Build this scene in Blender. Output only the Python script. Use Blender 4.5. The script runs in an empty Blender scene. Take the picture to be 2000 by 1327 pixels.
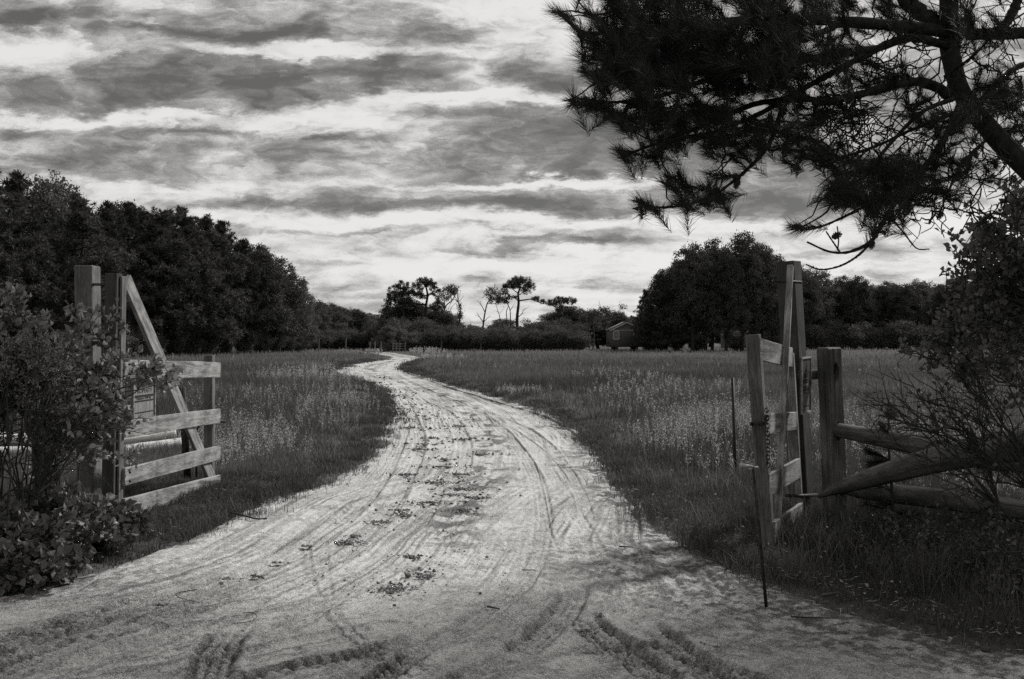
import bpy, bmesh, math, random
import numpy as np
from mathutils import Vector, Matrix

R = np.random.default_rng(7)
random.seed(7)
rad = math.radians
S = bpy.context.scene
COL = S.collection

# ------------------------------------------------------------------ camera
EYE, FPX, HOR = 1.6, 2000.0, 660.0
cam_d = bpy.data.cameras.new('camera')
cam = bpy.data.objects.new('camera', cam_d)
COL.objects.link(cam)
cam.location = (0, 0, EYE)
cam.rotation_euler = (rad(90), 0, 0)
cam_d.sensor_width = 36
cam_d.lens = 36
cam_d.shift_y = -3.5 / 2000
cam_d.clip_start = 0.05
cam_d.clip_end = 6000
S.camera = cam

# ------------------------------------------------------------------ exposure, sun, sky
S.view_settings.view_transform = 'Standard'
S.view_settings.look = 'None'
S.view_settings.exposure = 0.0
S.view_settings.gamma = 1.0
S.cycles.use_denoising = False
S.cycles.max_bounces = 5
S.cycles.diffuse_bounces = 3
S.cycles.transmission_bounces = 3
S.cycles.sample_clamp_indirect = 4

SUN_EL, SUN_AZ = 40.0, 50.0           # azimuth measured from +Y towards +X
sd = Vector((math.sin(rad(SUN_AZ)) * math.cos(rad(SUN_EL)), math.cos(rad(SUN_AZ)) * math.cos(rad(SUN_EL)), math.sin(rad(SUN_EL))))
sun_l = bpy.data.lights.new('sun', 'SUN')
sun_l.energy = 4.4
sun_l.angle = rad(5)
sun_l.color = (1.0, 0.99, 0.975)
sun = bpy.data.objects.new('sun', sun_l)
COL.objects.link(sun)
sun.rotation_euler = sd.to_track_quat('Z', 'Y').to_euler()

class NT:
    """tiny helper to write node trees"""
    def __init__(s, tree): s.t = tree; s.n = tree.nodes; s.l = tree.links
    def new(s, typ, **kw):
        n = s.n.new(typ)
        for k, v in kw.items(): setattr(n, k, v)
        return n
    def put(s, sock, v):
        if hasattr(v, 'is_linked') or isinstance(v, bpy.types.NodeSocket): s.l.new(v, sock)
        else: sock.default_value = v
    def math(s, op, a, b=None, c=None, clamp=False):
        n = s.new('ShaderNodeMath', operation=op, use_clamp=clamp)
        s.put(n.inputs[0], a)
        if b is not None: s.put(n.inputs[1], b)
        if c is not None: s.put(n.inputs[2], c)
        return n.outputs[0]
    def vmath(s, op, a, b=None):
        n = s.new('ShaderNodeVectorMath', operation=op)
        s.put(n.inputs[0], a)
        if b is not None: s.put(n.inputs[1], b)
        return n.outputs['Value'] if op == 'LENGTH' else n.outputs['Vector']
    def noise(s, vec, scale, detail=5, rough=.55, dist=0.0):
        n = s.new('ShaderNodeTexNoise')
        if vec is not None: s.put(n.inputs['Vector'], vec)
        n.inputs['Scale'].default_value = scale; n.inputs['Detail'].default_value = detail
        n.inputs['Roughness'].default_value = rough; n.inputs['Distortion'].default_value = dist
        return n.outputs['Fac']
    def range(s, v, a, b, c=0.0, d=1.0, smooth=False):
        n = s.new('ShaderNodeMapRange')
        if smooth: n.interpolation_type = 'SMOOTHSTEP'
        s.put(n.inputs['Value'], v)
        for k, x in zip(('From Min', 'From Max', 'To Min', 'To Max'), (a, b, c, d)): n.inputs[k].default_value = x
        return n.outputs['Result']
    def ramp(s, v, stops, interp='EASE'):
        n = s.new('ShaderNodeValToRGB')
        n.color_ramp.interpolation = interp
        e = n.color_ramp.elements
        while len(e) < len(stops): e.new(0.5)
        for q, (p, c) in zip(e, stops):
            q.position = p; q.color = tone(c)
        s.put(n.inputs[0], v)
        return n.outputs[0]

def tone(v):
    return (v * 1.015, v * 1.0, v * 0.975, 1)

w = bpy.data.worlds.new("World")
S.world = w
w.use_nodes = True
W = NT(w.node_tree)
W.n.clear()
tc = W.new('ShaderNodeTexCoord').outputs['Generated']
sky = W.new('ShaderNodeTexSky', sky_type='NISHITA')
sky.sun_disc = False
sky.sun_elevation = rad(SUN_EL)
sky.sun_rotation = rad(SUN_AZ)
bw = W.new('ShaderNodeRGBToBW'); W.l.new(sky.outputs[0], bw.inputs[0])
sep = W.new('ShaderNodeSeparateXYZ'); W.l.new(tc, sep.inputs[0])
yy = W.math('MAXIMUM', sep.outputs['Y'], 0.12)
zz = W.math('MAXIMUM', sep.outputs['Z'], 0.0)
U = W.math('DIVIDE', sep.outputs['X'], yy)
V = W.math('DIVIDE', sep.outputs['Z'], yy)
# cloud sheet seen in perspective
zp = W.math('ADD', zz, 0.085)
cx = W.math('DIVIDE', sep.outputs['X'], zp)
cy = W.math('DIVIDE', sep.outputs['Y'], zp)
cmb = W.new('ShaderNodeCombineXYZ'); W.l.new(cx, cmb.inputs[0]); W.l.new(W.math('MULTIPLY', cy, 1.0), cmb.inputs[1])
sheet = cmb.outputs[0]
uv = W.new('ShaderNodeCombineXYZ'); W.l.new(U, uv.inputs[0]); W.l.new(V, uv.inputs[1])
uvs = uv.outputs[0]
# wobble for the big masses
wob = W.new('ShaderNodeTexNoise'); W.l.new(W.vmath('MULTIPLY', uvs, (3.0, 9.0, 1)), wob.inputs['Vector'])
wob.inputs['Scale'].default_value = 2.2; wob.inputs['Detail'].default_value = 9; wob.inputs['Roughness'].default_value = .66
wv = W.vmath('MULTIPLY', W.vmath('SUBTRACT', wob.outputs['Color'], (.5, .5, .5)), (.20, .062, 0))
uvw = W.vmath('ADD', uvs, wv)
def blob(px, py, a, b, wt):
    u0, v0 = (px - 1000) / FPX, (HOR - py) / FPX
    d = W.vmath('MULTIPLY', W.vmath('SUBTRACT', uvw, (u0, v0, 0)), (FPX / a, FPX / b, 0))
    return W.range(W.vmath('LENGTH', d), 1.55, .15, 0, wt * (.9 if wt > 0 else 1.5), True)
blobs = [(400, 150, 250, 55, .62), (150, 190, 170, 38, .45), (540, 165, 100, 50, .3), (765, 140, 105, 42, .6), (450, 66, 230, 13, .5),
         (60, 46, 90, 24, .55), (850, 52, 70, 24, .42), (1000, 138, 55, 26, .5), (1090, 150, 50, 20, .4), (1060, 66, 60, 16, .4), (1050, 290, 270, 72, .62),
         (1230, 240, 180, 45, .4), (820, 226, 150, 14, .4), (620, 396, 420, 17, .5), (1060, 398, 170, 24, .6), (250, 318, 220, 30, .34),
         (620, 300, 100, 24, .3), (240, 262, 90, 14, .3), (400, 255, 120, 14, .3), (1120, 468, 150, 9, .5), (960, 487, 130, 9, .42), (640, 525, 70, 8, .35),
         (1600, 330, 360, 60, .45), (1500, 400, 220, 28, .5), (1750, 210, 250, 60, .25), (1730, 540, 60, 12, .5), (1640, 490, 120, 9, .3), (1180, 560, 80, 10, .3),
         (700, 575, 130, 9, .25), (1300, 150, 260, 80, .1), (150, 345, 260, 14, .25), (520, 345, 240, 12, .25), (380, 240, 160, 12, .3), (700, 262, 120, 12, .3), (560, 60, 120, 30, .25), (300, 30, 200, 16, .2), (720, 20, 120, 20, .25), (500, 445, 120, 8, .3), (760, 450, 200, 7, .25), (900, 560, 120, 8, .25), (1350, 560, 120, 9, .2), (60, 260, 90, 16, .25), (0, 330, 140, 26, .3),
         (620, 100, 330, 11, -.35), (960, 192, 330, 13, -.4), (230, 232, 300, 14, -.35), (640, 225, 120, 22, -.3), (1130, 40, 170, 60, -.35),
         (80, 105, 120, 38, -.3), (1050, 352, 260, 9, -.4), (430, 350, 300, 14, -.2), (1000, 432, 500, 13, -.3), (1130, 485, 60, 12, -.25), (880, 15, 220, 26, -.2), (1380, 500, 200, 30, -.2), (900, 520, 500, 26, -.2)]
acc = None
for b_ in blobs:
    o_ = blob(*b_)
    acc = o_ if acc is None else W.math('ADD', acc, o_)
n1 = W.noise(W.vmath('MULTIPLY', sheet, (.85, 1.55, 1)), 1.0, 7, .54, .35)
n2 = W.noise(W.vmath('MULTIPLY', uvs, (1.0, 2.6, 1)), 13.0, 7, .55, .7)
n3 = W.noise(W.vmath('MULTIPLY', uvw, (1.0, 2.2, 1)), 40.0, 4, .5, .6)
f = W.math('ADD', W.math('MULTIPLY', W.math('SUBTRACT', n1, .5), 1.1), W.math('MULTIPLY', W.math('SUBTRACT', n2, .5), 1.15))
f = W.math('ADD', f, W.math('MULTIPLY', W.math('SUBTRACT', n3, .5), .75))
f = W.math('ADD', f, acc)
# less contrast close to the horizon
hz = W.range(V, 0.0, .13, .8, 1.0, True)
f = W.math('ADD', W.math('MULTIPLY', f, hz), W.range(V, .02, .26, .31, .46, True))
grain = W.noise(uvs, 900.0, 2, .7)
f = W.math('ADD', f, W.math('MULTIPLY', W.math('SUBTRACT', grain, .5), .42))
nb = W.noise(W.vmath('MULTIPLY', uvw, (1.0, 1.9, 1)), 26.0, 6, .6, .2)
f = W.math('ADD', f, W.math('MULTIPLY', W.math('SUBTRACT', .16, W.math('ABSOLUTE', W.math('SUBTRACT', nb, .5))), -.7))
cl = W.ramp(f, [(0.0, .88), (.16, .80), (.30, .64), (.44, .46), (.58, .32), (.74, .205), (.9, .14), (1.0, .11)], 'LINEAR')
cl10 = W.new('ShaderNodeVectorMath', operation='SCALE'); W.l.new(cl, cl10.inputs[0]); cl10.inputs[3].default_value = 9.4
nis = W.math('MINIMUM', bw.outputs[0], 9.0)
mixn = W.new('ShaderNodeMix', data_type='RGBA'); mixn.inputs[0].default_value = .10
W.l.new(cl10.outputs[0], mixn.inputs[6]); W.l.new(nis, mixn.inputs[7])
bg = W.new('ShaderNodeBackground'); bg.inputs[1].default_value = .1
W.l.new(mixn.outputs[2], bg.inputs[0])
wo = W.new('ShaderNodeOutputWorld'); W.l.new(bg.outputs[0], wo.inputs[0])

# ------------------------------------------------------------------ materials
MATS = {}
def mat(name, build):
    if name in MATS: return MATS[name]
    m = bpy.data.materials.new(name); m.use_nodes = True
    t = NT(m.node_tree); t.n.clear()
    out = t.new('ShaderNodeOutputMaterial')
    t.l.new(build(t), out.inputs[0])
    MATS[name] = m
    return m
def principled(t, col, rough=.8, bump=None, bstr=.5, bdist=.01, spec=.3, metal=0.0):
    p = t.new('ShaderNodeBsdfPrincipled')
    if isinstance(col, float): p.inputs['Base Color'].default_value = tone(col)
    else: t.l.new(col, p.inputs['Base Color'])
    p.inputs['Roughness'].default_value = rough
    p.inputs['Specular IOR Level'].default_value = spec
    p.inputs['Metallic'].default_value = metal
    if bump is not None:
        b = t.new('ShaderNodeBump'); b.inputs['Strength'].default_value = bstr; b.inputs['Distance'].default_value = bdist
        t.l.new(bump, b.inputs['Height']); t.l.new(b.outputs[0], p.inputs['Normal'])
    return p.outputs[0]
def oc(t): return t.new('ShaderNodeTexCoord').outputs['Object']
def wood(lo, hi, scale=1.0):
    def b(t):
        v = t.vmath('MULTIPLY', oc(t), (1.2 * scale, 22 * scale, 14 * scale))
        oi = t.new('ShaderNodeObjectInfo').outputs['Random']
        v = t.vmath('ADD', v, W_rand(t, oi))
        g = t.noise(v, 1.0, 6, .6, 1.6)
        st = t.noise(t.vmath('MULTIPLY', oc(t), (2, 3, 3)), 1.7, 4, .6)
        fine = t.noise(t.vmath('MULTIPLY', oc(t), (14, 260, 200)), 1.0, 3, .7)
        chk = t.range(t.noise(t.vmath('ADD', t.vmath('MULTIPLY', oc(t), (.9, 34, 30)), W_rand(t, oi)), 1.0, 3, .5, .6), .66, .72)
        k = t.math('ADD', t.math('MULTIPLY', g, .55), t.math('ADD', t.math('MULTIPLY', st, .5), t.math('MULTIPLY', t.math('SUBTRACT', fine, .5), .5)))
        k = t.math('SUBTRACT', k, t.math('MULTIPLY', chk, .22))
        c = t.ramp(k, [(.30, lo * .45), (.46, lo), (.62, hi), (.8, hi * 1.15)], 'LINEAR')
        return principled(t, c, .78, t.math('ADD', g, fine), .5, .004)
    return b
def W_rand(t, r):
    c = t.new('ShaderNodeCombineXYZ')
    t.l.new(t.math('MULTIPLY', r, 31.0), c.inputs[0]); t.l.new(t.math('MULTIPLY', r, 17.0), c.inputs[1]); t.l.new(t.math('MULTIPLY', r, 23.0), c.inputs[2])
    return c.outputs[0]
def leafm(base, trans, var=.5, rough=.55, gloss=.25):
    def b(t):
        oi = t.new('ShaderNodeObjectInfo').outputs['Random']
        g = t.new('ShaderNodeNewGeometry').outputs['Random Per Island']
        n = t.noise(oc(t), .55, 3, .6)
        k = t.math('ADD', t.math('MULTIPLY', g, .5), t.math('ADD', t.math('MULTIPLY', oi, .25), t.math('MULTIPLY', n, .45)))
        c = t.ramp(k, [(.2, base * (1 - var)), (.9, base * (1 + var))], 'LINEAR')
        p = t.new('ShaderNodeBsdfPrincipled'); t.l.new(c, p.inputs['Base Color']); p.inputs['Roughness'].default_value = rough
        p.inputs['Specular IOR Level'].default_value = gloss
        tr = t.new('ShaderNodeBsdfTranslucent'); t.l.new(c, tr.inputs[0])
        mx = t.new('ShaderNodeMixShader'); mx.inputs[0].default_value = trans
        t.l.new(p.outputs[0], mx.inputs[1]); t.l.new(tr.outputs[0], mx.inputs[2])
        return mx.outputs[0]
    return b
def grassm(lo, hi, trans=.35):
    def b(t):
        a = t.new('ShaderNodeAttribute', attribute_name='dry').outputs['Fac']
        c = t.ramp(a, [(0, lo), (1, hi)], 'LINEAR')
        p = t.new('ShaderNodeBsdfPrincipled'); t.l.new(c, p.inputs['Base Color']); p.inputs['Roughness'].default_value = .6
        p.inputs['Specular IOR Level'].default_value = .15
        tr = t.new('ShaderNodeBsdfTranslucent'); t.l.new(c, tr.inputs[0])
        mx = t.new('ShaderNodeMixShader'); mx.inputs[0].default_value = trans
        t.l.new(p.outputs[0], mx.inputs[1]); t.l.new(tr.outputs[0], mx.inputs[2])
        return mx.outputs[0]
    return b
def sandm(t):
    o = oc(t)
    big = t.noise(o, .9, 4, .6)
    mid = t.noise(o, 9.0, 5, .65)
    gr = t.noise(o, 120.0, 3, .8)
    vo = t.new('ShaderNodeTexVoronoi'); t.l.new(o, vo.inputs['Vector']); vo.inputs['Scale'].default_value = 95
    spk = t.range(vo.outputs['Distance'], .0, .28, 0, 1)
    sel = t.range(t.noise(o, 42.0, 4, .7), .50, .68)          # where the dark crumbs lie
    a = t.new('ShaderNodeAttribute', attribute_name='damp_dark').outputs['Fac']
    cr = t.noise(o, 26.0, 4, .85)
    k = t.math('ADD', t.math('MULTIPLY', big, .30), t.math('ADD', t.math('MULTIPLY', mid, .35), t.math('MULTIPLY', gr, 1.45)))
    k = t.math('ADD', k, t.math('MULTIPLY', cr, .55))
    k = t.math('SUBTRACT', k, .885)
    k = t.math('SUBTRACT', k, t.math('MULTIPLY', t.math('SUBTRACT', 1.0, spk), t.math('MULTIPLY', sel, .75)))
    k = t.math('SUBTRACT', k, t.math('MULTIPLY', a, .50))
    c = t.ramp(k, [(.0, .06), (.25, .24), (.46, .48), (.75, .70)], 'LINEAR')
    return principled(t, c, .9, t.math('ADD', t.math('MULTIPLY', mid, .8), t.math('MULTIPLY', gr, .6)), .9, .012, .2)
def soilm(t):
    o = oc(t)
    k = t.math('ADD', t.math('MULTIPLY', t.noise(o, .35, 6, .7), .6), t.math('MULTIPLY', t.noise(o, 60.0, 4, .7), .5))
    c = t.ramp(k, [(.3, .03), (.55, .07), (.8, .15)], 'LINEAR')
    return principled(t, c, .95, t.noise(o, 30.0, 5, .7), .8, .02, .1)
M_SAND = mat('sand', sandm)
M_SOIL = mat('soil', soilm)
M_WOODL = mat('weathered_board', wood(.11, .30))
M_WOODM = mat('weathered_post', wood(.07, .15))
M_WOODD = mat('old_dark_timber', wood(.022, .055))
M_WOODR = mat('split_rail_wood', wood(.05, .125, .7))
M_BARK = mat('bark', lambda t: principled(t, t.ramp(t.noise(t.vmath('MULTIPLY', oc(t), (6, 6, 2)), 3.0, 6, .7), [(.3, .012), (.7, .05)], 'LINEAR'), .95, t.noise(t.vmath('MULTIPLY', oc(t), (6, 6, 2)), 6.0, 5, .7), 1, .03, .1))
M_BARKP = mat('pine_bark', lambda t: principled(t, t.ramp(t.noise(oc(t), 28.0, 5, .7), [(.3, .012), (.7, .04)], 'LINEAR'), .95, t.noise(oc(t), 34.0, 5, .7), 1, .012, .1))
M_BARKDEAD = mat('dead_wood', lambda t: principled(t, t.ramp(t.noise(oc(t), 3.0, 5, .7), [(.3, .03), (.7, .08)], 'LINEAR'), .9))
M_TWIG = mat('twig_bark', lambda t: principled(t, t.ramp(t.noise(oc(t), 20.0, 4, .7), [(.3, .015), (.7, .05)], 'LINEAR'), .85))
M_PALE = mat('peeled_log', lambda t: principled(t, t.ramp(t.noise(t.vmath('MULTIPLY', oc(t), (1.5, 14, 14)), 2.0, 6, .7), [(.3, .25), (.5, .6), (.7, .82)], 'LINEAR'), .7, t.noise(t.vmath('MULTIPLY', oc(t), (1, 12, 12)), 3.0, 5, .7), .7, .02))
M_METAL = mat('rusty_iron', lambda t: principled(t, t.ramp(t.noise(oc(t), 40.0, 4, .6), [(.3, .012), (.7, .05)], 'LINEAR'), .6, None, metal=.4))
M_GALV = mat('worn_steel', lambda t: principled(t, .38, .4, None, metal=.6))
M_PINEF = mat('pine_needles_far', leafm(.058, .15, .55, .8, .05))
M_PINEL = mat('pine_needles_light', leafm(.085, .18, .5, .8, .05))
M_OAK = mat('oak_leaves', leafm(.068, .18, .55, .75, .08))
M_BROAD = mat('broad_leaves', leafm(.11, .22, .5, .75, .08))
M_SHRUBF = mat('thicket_leaves', leafm(.095, .22, .55, .75, .08))
M_NEEDLE = mat('pine_needles_near', leafm(.030, .12, .5, .6, .15))
M_LEAFL = mat('waxy_leaves', leafm(.20, .2, .7, .5, .3))
M_LEAFS = mat('tiny_leaves', leafm(.20, .3, .6, .6, .12))
M_LEAFB = mat('ground_leaves', leafm(.085, .2, .6, .45, .35))
M_LEAFR = mat('dark_waxy_leaves', leafm(.125, .3, .6, .5, .2))
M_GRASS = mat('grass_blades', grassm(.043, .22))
M_SEED = mat('pale_seed_heads', grassm(.10, .56, .42))
M_CLOD = mat('dark_crumbs', lambda t: principled(t, t.ramp(t.new('ShaderNodeNewGeometry').outputs['Random Per Island'], [(0, .045), (.7, .14), (1, .30)], 'LINEAR'), .95))
M_LITTER = mat('dry_litter', leafm(.28, .3, .8))
M_STONE = mat('stone', lambda t: principled(t, t.ramp(t.noise(oc(t), 30.0, 4, .6), [(.3, .04), (.7, .12)], 'LINEAR'), .85))
M_SIGNW = mat('sign_white', lambda t: principled(t, t.ramp(t.noise(t.vmath('MULTIPLY', oc(t), (60, 60, 8)), 1.0, 5, .7), [(.3, .07), (.6, .22)], 'LINEAR'), .7))
M_SIGNB = mat('sign_black', lambda t: principled(t, .012, .6))
M_SHED = mat('shed_shingles', lambda t: principled(t, t.ramp(t.noise(t.vmath('MULTIPLY', oc(t), (3, 3, 7)), 3.0, 5, .7), [(.3, .08), (.7, .15)], 'LINEAR'), .9))
M_TRIM = mat('shed_trim', lambda t: principled(t, .42, .6))
M_ROOF = mat('shed_roof', lambda t: principled(t, .09, .9))
M_GLASS = mat('dusty_pane', lambda t: principled(t, .10, .15, None, spec=.6))
M_WALLP = mat('pale_wall', lambda t: principled(t, .26, .8))

# ------------------------------------------------------------------ geometry helpers
def P(px, py, Y): return np.array([(px - 1000) * Y / FPX, Y, EYE - (py - HOR) * Y / FPX])
def gY(py): return EYE * FPX / (py - HOR)
def G(px, py): return P(px, py, gY(py))

def vnoise(x, y, seed=0):
    xi = np.floor(x).astype(np.int64); yi = np.floor(y).astype(np.int64)
    fx = x - xi; fy = y - yi
    fx = fx * fx * (3 - 2 * fx); fy = fy * fy * (3 - 2 * fy)
    def h(a, b):
        n = (a * 374761393 + b * 668265263 + seed * 974711) & 0x7fffffff
        n = (n ^ (n >> 13)) * 1274126177 & 0x7fffffff
        return ((n ^ (n >> 16)) & 0xffff) / 65535.0
    return (h(xi, yi) * (1 - fx) + h(xi + 1, yi) * fx) * (1 - fy) + (h(xi, yi + 1) * (1 - fx) + h(xi + 1, yi + 1) * fx) * fy
def fbm(x, y, o=4, seed=0):
    s = 0; a = .5; t = 0
    for i in range(o):
        s = s + a * vnoise(x * 2 ** i + 17 * i, y * 2 ** i - 9 * i, seed + i); t += a; a *= .5
    return s / t
def sstep(a, b, x):
    t = np.clip((x - a) / (b - a), 0, 1); return t * t * (3 - 2 * t)

class Geo:
    def __init__(s): s.v = []; s.q = []; s.t = []; s.n = 0; s.a = []
    def add(s, V, Q=None, T=None, att=None):
        V = np.asarray(V, float)
        if Q is not None and len(Q): s.q.append(np.asarray(Q) + s.n)
        if T is not None and len(T): s.t.append(np.asarray(T) + s.n)
        s.v.append(V); s.n += len(V)
        if att is not None: s.a.append(att)
    def mesh(s, name, m, smooth=False, att=None):
        V = np.concatenate(s.v) if s.v else np.zeros((0, 3))
        q = np.concatenate(s.q) if s.q else np.zeros((0, 4), int)
        t = np.concatenate(s.t) if s.t else np.zeros((0, 3), int)
        me = bpy.data.meshes.new(name)
        me.vertices.add(len(V)); me.vertices.foreach_set('co', V.astype(np.float32).ravel())
        nl = q.size + t.size
        me.loops.add(nl); me.loops.foreach_set('vertex_index', np.concatenate([q.ravel(), t.ravel()]).astype(np.int32))
        me.polygons.add(len(q) + len(t))
        ls = np.concatenate([np.arange(len(q)) * 4, q.size + np.arange(len(t)) * 3]).astype(np.int32)
        me.polygons.foreach_set('loop_start', ls)
        if smooth: me.polygons.foreach_set('use_smooth', np.ones(len(ls), bool))
        me.update(calc_edges=True)
        if att and s.a:
            at = me.attributes.new(att, 'FLOAT', 'POINT'); at.data.foreach_set('value', np.concatenate(s.a).astype(np.float32))
        me.materials.append(m)
        return me
    def obj(s, name, m, parent=None, smooth=False, att=None):
        if parent is not None:
            off = np.array(parent.location)
            s.v = [v - off for v in s.v]
        o = bpy.data.objects.new(name, s.mesh(name, m, smooth, att)); COL.objects.link(o)
        if parent is not None: o.parent = parent
        return o

def tag(o, label=None, cat=None, group=None, kind=None):
    if label: o['label'] = label
    if cat: o['category'] = cat
    if group: o['group'] = group
    if kind: o['kind'] = kind
    return o
def thing(name, loc, label, cat, group=None):
    o = bpy.data.objects.new(name, None); COL.objects.link(o); o.empty_display_size = .2
    o.location = Vector([float(x) for x in loc])
    return tag(o, label, cat, group)

def tube(g, pts, rads, n=6, cap=True):
    pts = np.asarray(pts, float); rads = np.broadcast_to(np.asarray(rads, float), (len(pts),))
    T = np.gradient(pts, axis=0); T /= np.linalg.norm(T, axis=1)[:, None] + 1e-9
    ref = np.array([0, 0, 1.0]) if abs(T[:, 2]).mean() < .8 else np.array([1.0, 0, 0])
    A = np.cross(T, ref); A /= np.linalg.norm(A, axis=1)[:, None] + 1e-9
    B = np.cross(T, A)
    th = np.linspace(0, 2 * np.pi, n, endpoint=False)
    ring = A[:, None] * np.cos(th)[None, :, None] + B[:, None] * np.sin(th)[None, :, None]
    Vv = pts[:, None] + ring * rads[:, None, None]
    m = len(pts)
    i = np.arange(m - 1)[:, None] * n; j = np.arange(n)[None]; j2 = (j + 1) % n
    Q = np.stack([i + j, i + j2, i + n + j2, i + n + j], -1).reshape(-1, 4)
    Vv = Vv.reshape(-1, 3)
    if cap:
        Vv = np.vstack([Vv, pts[0], pts[-1]])
        c0, c1 = m * n, m * n + 1
        tt = [[c0, (k + 1) % n, k] for k in range(n)] + [[c1, (m - 1) * n + k, (m - 1) * n + (k + 1) % n] for k in range(n)]
        g.add(Vv, Q, tt)
    else: g.add(Vv, Q)

def unit(v): return v / (np.linalg.norm(v, axis=-1, keepdims=True) + 1e-9)
def rdir(n, rng=R):
    return unit(rng.normal(size=(n, 3)))
def rhombs(g, Pn, D, L, Wd, fold=0.0, rng=R):
    """leaf shapes: base at Pn, pointing along D"""
    n = len(Pn); D = unit(D)
    side = unit(np.cross(D, rdir(n, rng)))
    L = np.broadcast_to(L, (n,))[:, None]; Wd = np.broadcast_to(Wd, (n,))[:, None]
    mid = Pn + D * L * .5
    nr = np.cross(D, side)
    a, b, c, d = Pn, mid + side * Wd * .5 + nr * Wd * fold, Pn + D * L, mid - side * Wd * .5 + nr * Wd * fold
    Vv = np.stack([a, b, c, d], 1).reshape(-1, 3)
    k = np.arange(n)[:, None] * 4
    if fold: g.add(Vv, T=np.concatenate([k + [0, 1, 2], k + [0, 2, 3]]))
    else: g.add(Vv, k + np.arange(4))
def ovals(g, Pn, D, L, Wd, rng=R, droop=.15):
    """six-sided rounder leaves with a folded midrib"""
    n = len(Pn); D = unit(D)
    side = unit(np.cross(D, rdir(n, rng))); nr = np.cross(D, side)
    L = np.broadcast_to(L, (n,))[:, None]; Wd = np.broadcast_to(Wd, (n,))[:, None]
    up = nr * Wd * .22
    v = [Pn, Pn + D * L * .3 + side * Wd * .42 + up, Pn + D * L * .68 + side * Wd * .5 + up, Pn + D * L - nr * L * droop,
         Pn + D * L * .68 - side * Wd * .5 + up, Pn + D * L * .3 - side * Wd * .42 + up]
    Vv = np.stack(v, 1).reshape(-1, 3)
    k = np.arange(n)[:, None] * 6
    g.add(Vv, Q=np.concatenate([k + [0, 1, 2, 3], k + [0, 3, 4, 5]]))
def spikes(g, Pn, D, L, Wd, rng=R):
    """needles: long thin triangles"""
    n = len(Pn); D = unit(D)
    side = unit(np.cross(D, rdir(n, rng)))
    L = np.broadcast_to(L, (n,))[:, None]; Wd = np.broadcast_to(Wd, (n,))[:, None]
    Vv = np.stack([Pn - side * Wd * .5, Pn + side * Wd * .5, Pn + D * L], 1).reshape(-1, 3)
    g.add(Vv, T=np.arange(n)[:, None] * 3 + np.arange(3))

def bez(a, b, c, n=8):
    t = np.linspace(0, 1, n)[:, None]
    return (1 - t) ** 2 * a + 2 * t * (1 - t) * b + t * t * c
def spl(pts, n=40):
    """catmull-rom through points"""
    p = np.asarray(pts, float)
    p = np.vstack([2 * p[0] - p[1], p, 2 * p[-1] - p[-2]])
    m = len(p) - 3; out = []
    per = max(2, n // m)
    for i in range(m):
        t = np.linspace(0, 1, per, endpoint=(i == m - 1))[:, None]
        a, b, c, d = p[i:i + 4]
        out.append(.5 * ((2 * b) + (-a + c) * t + (2 * a - 5 * b + 4 * c - d) * t ** 2 + (-a + 3 * b - 3 * c + d) * t ** 3))
    return np.vstack(out)

def beam(name, p0, p1, wdt, thk, m, parent=None, upv=(0, 0, 1), bev=.004, rough=.0, label=None, segs=1):
    """a timber whose local X runs along its length (so the grain follows it)"""
    p0 = Vector([float(x) for x in p0]); p1 = Vector([float(x) for x in p1])
    L = (p1 - p0).length
    x = (p1 - p0).normalized(); up = Vector(upv)
    y = up.cross(x).normalized(); z = x.cross(y)
    bm = bmesh.new()
    bmesh.ops.create_cube(bm, size=1)
    bmesh.ops.scale(bm, vec=(L, thk, wdt), verts=bm.verts)
    if segs > 1:
        ed = [e for e in bm.edges if abs((e.verts[0].co - e.verts[1].co).x) > L * .5]
        bmesh.ops.subdivide_edges(bm, edges=ed, cuts=segs - 1)
    if bev:
        bmesh.ops.bevel(bm, geom=list(bm.edges), offset=bev, segments=1, affect='EDGES', profile=.5)
    if rough:
        for v in bm.verts:
            q = fbm(np.array([v.co.x * 1.7 + L * 9]), np.array([v.co.y * 9 + v.co.z * 13 + 5]), 3)[0] - .5
            q2 = fbm(np.array([v.co.x * 1.1 + L * 5 + 40]), np.array([3.3]), 2)[0] - .5
            v.co.z += q * rough + q2 * rough * 2; v.co.y += q * rough
    me = bpy.data.meshes.new(name); bm.to_mesh(me); bm.free(); me.materials.append(m)
    o = bpy.data.objects.new(name, me); COL.objects.link(o)
    M = Matrix.Translation((p0 + p1) / 2) @ Matrix((x, y, z)).transposed().to_4x4()
    if parent is not None:
        o.parent = parent; M = Matrix.Translation(-Vector(parent.location)) @ M
    o.matrix_basis = M
    if label: o['label'] = label
    return o

# ------------------------------------------------------------------ terrain and road
LE = np.array([[-30, -14], [2.5, -9.5], [4.8, -6.6], [6.0, -3.9], [6.3, -3.3], [6.9, -2.95], [7.6, -2.72], [8.9, -2.56], [10.2, -2.45], [11.6, -2.09], [15.2, -2.13], [22.9, -2.86],
               [29.1, -3.85], [35, -5.0], [40, -6.4], [46, -8.3], [52, -9.2], [61.5, -9.8], [80, -9.2], [92, -11.5], [106, -14.6], [114, -18], [125, -26]])
RE = np.array([[-30, 12], [2.5, 4.6], [4.6, 3.6], [5.3, 2.6], [6.15, 1.95], [6.8, 1.72], [8.2, 1.35], [9.5, 1.22], [11.6, 1.28], [16.8, 1.26], [20, .98], [23.7, .59], [28, -.35], [32, -1.28], [42.7, -3.63],
               [51.6, -5.4], [58, -6.1], [68, -6.5], [80, -6.8], [90, -8.4], [100, -10.5], [110, -12.5], [125, -20]])
def Lx(y): return np.interp(y, LE[:, 0], LE[:, 1])
def Rx(y): return np.interp(y, RE[:, 0], RE[:, 1])
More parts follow.
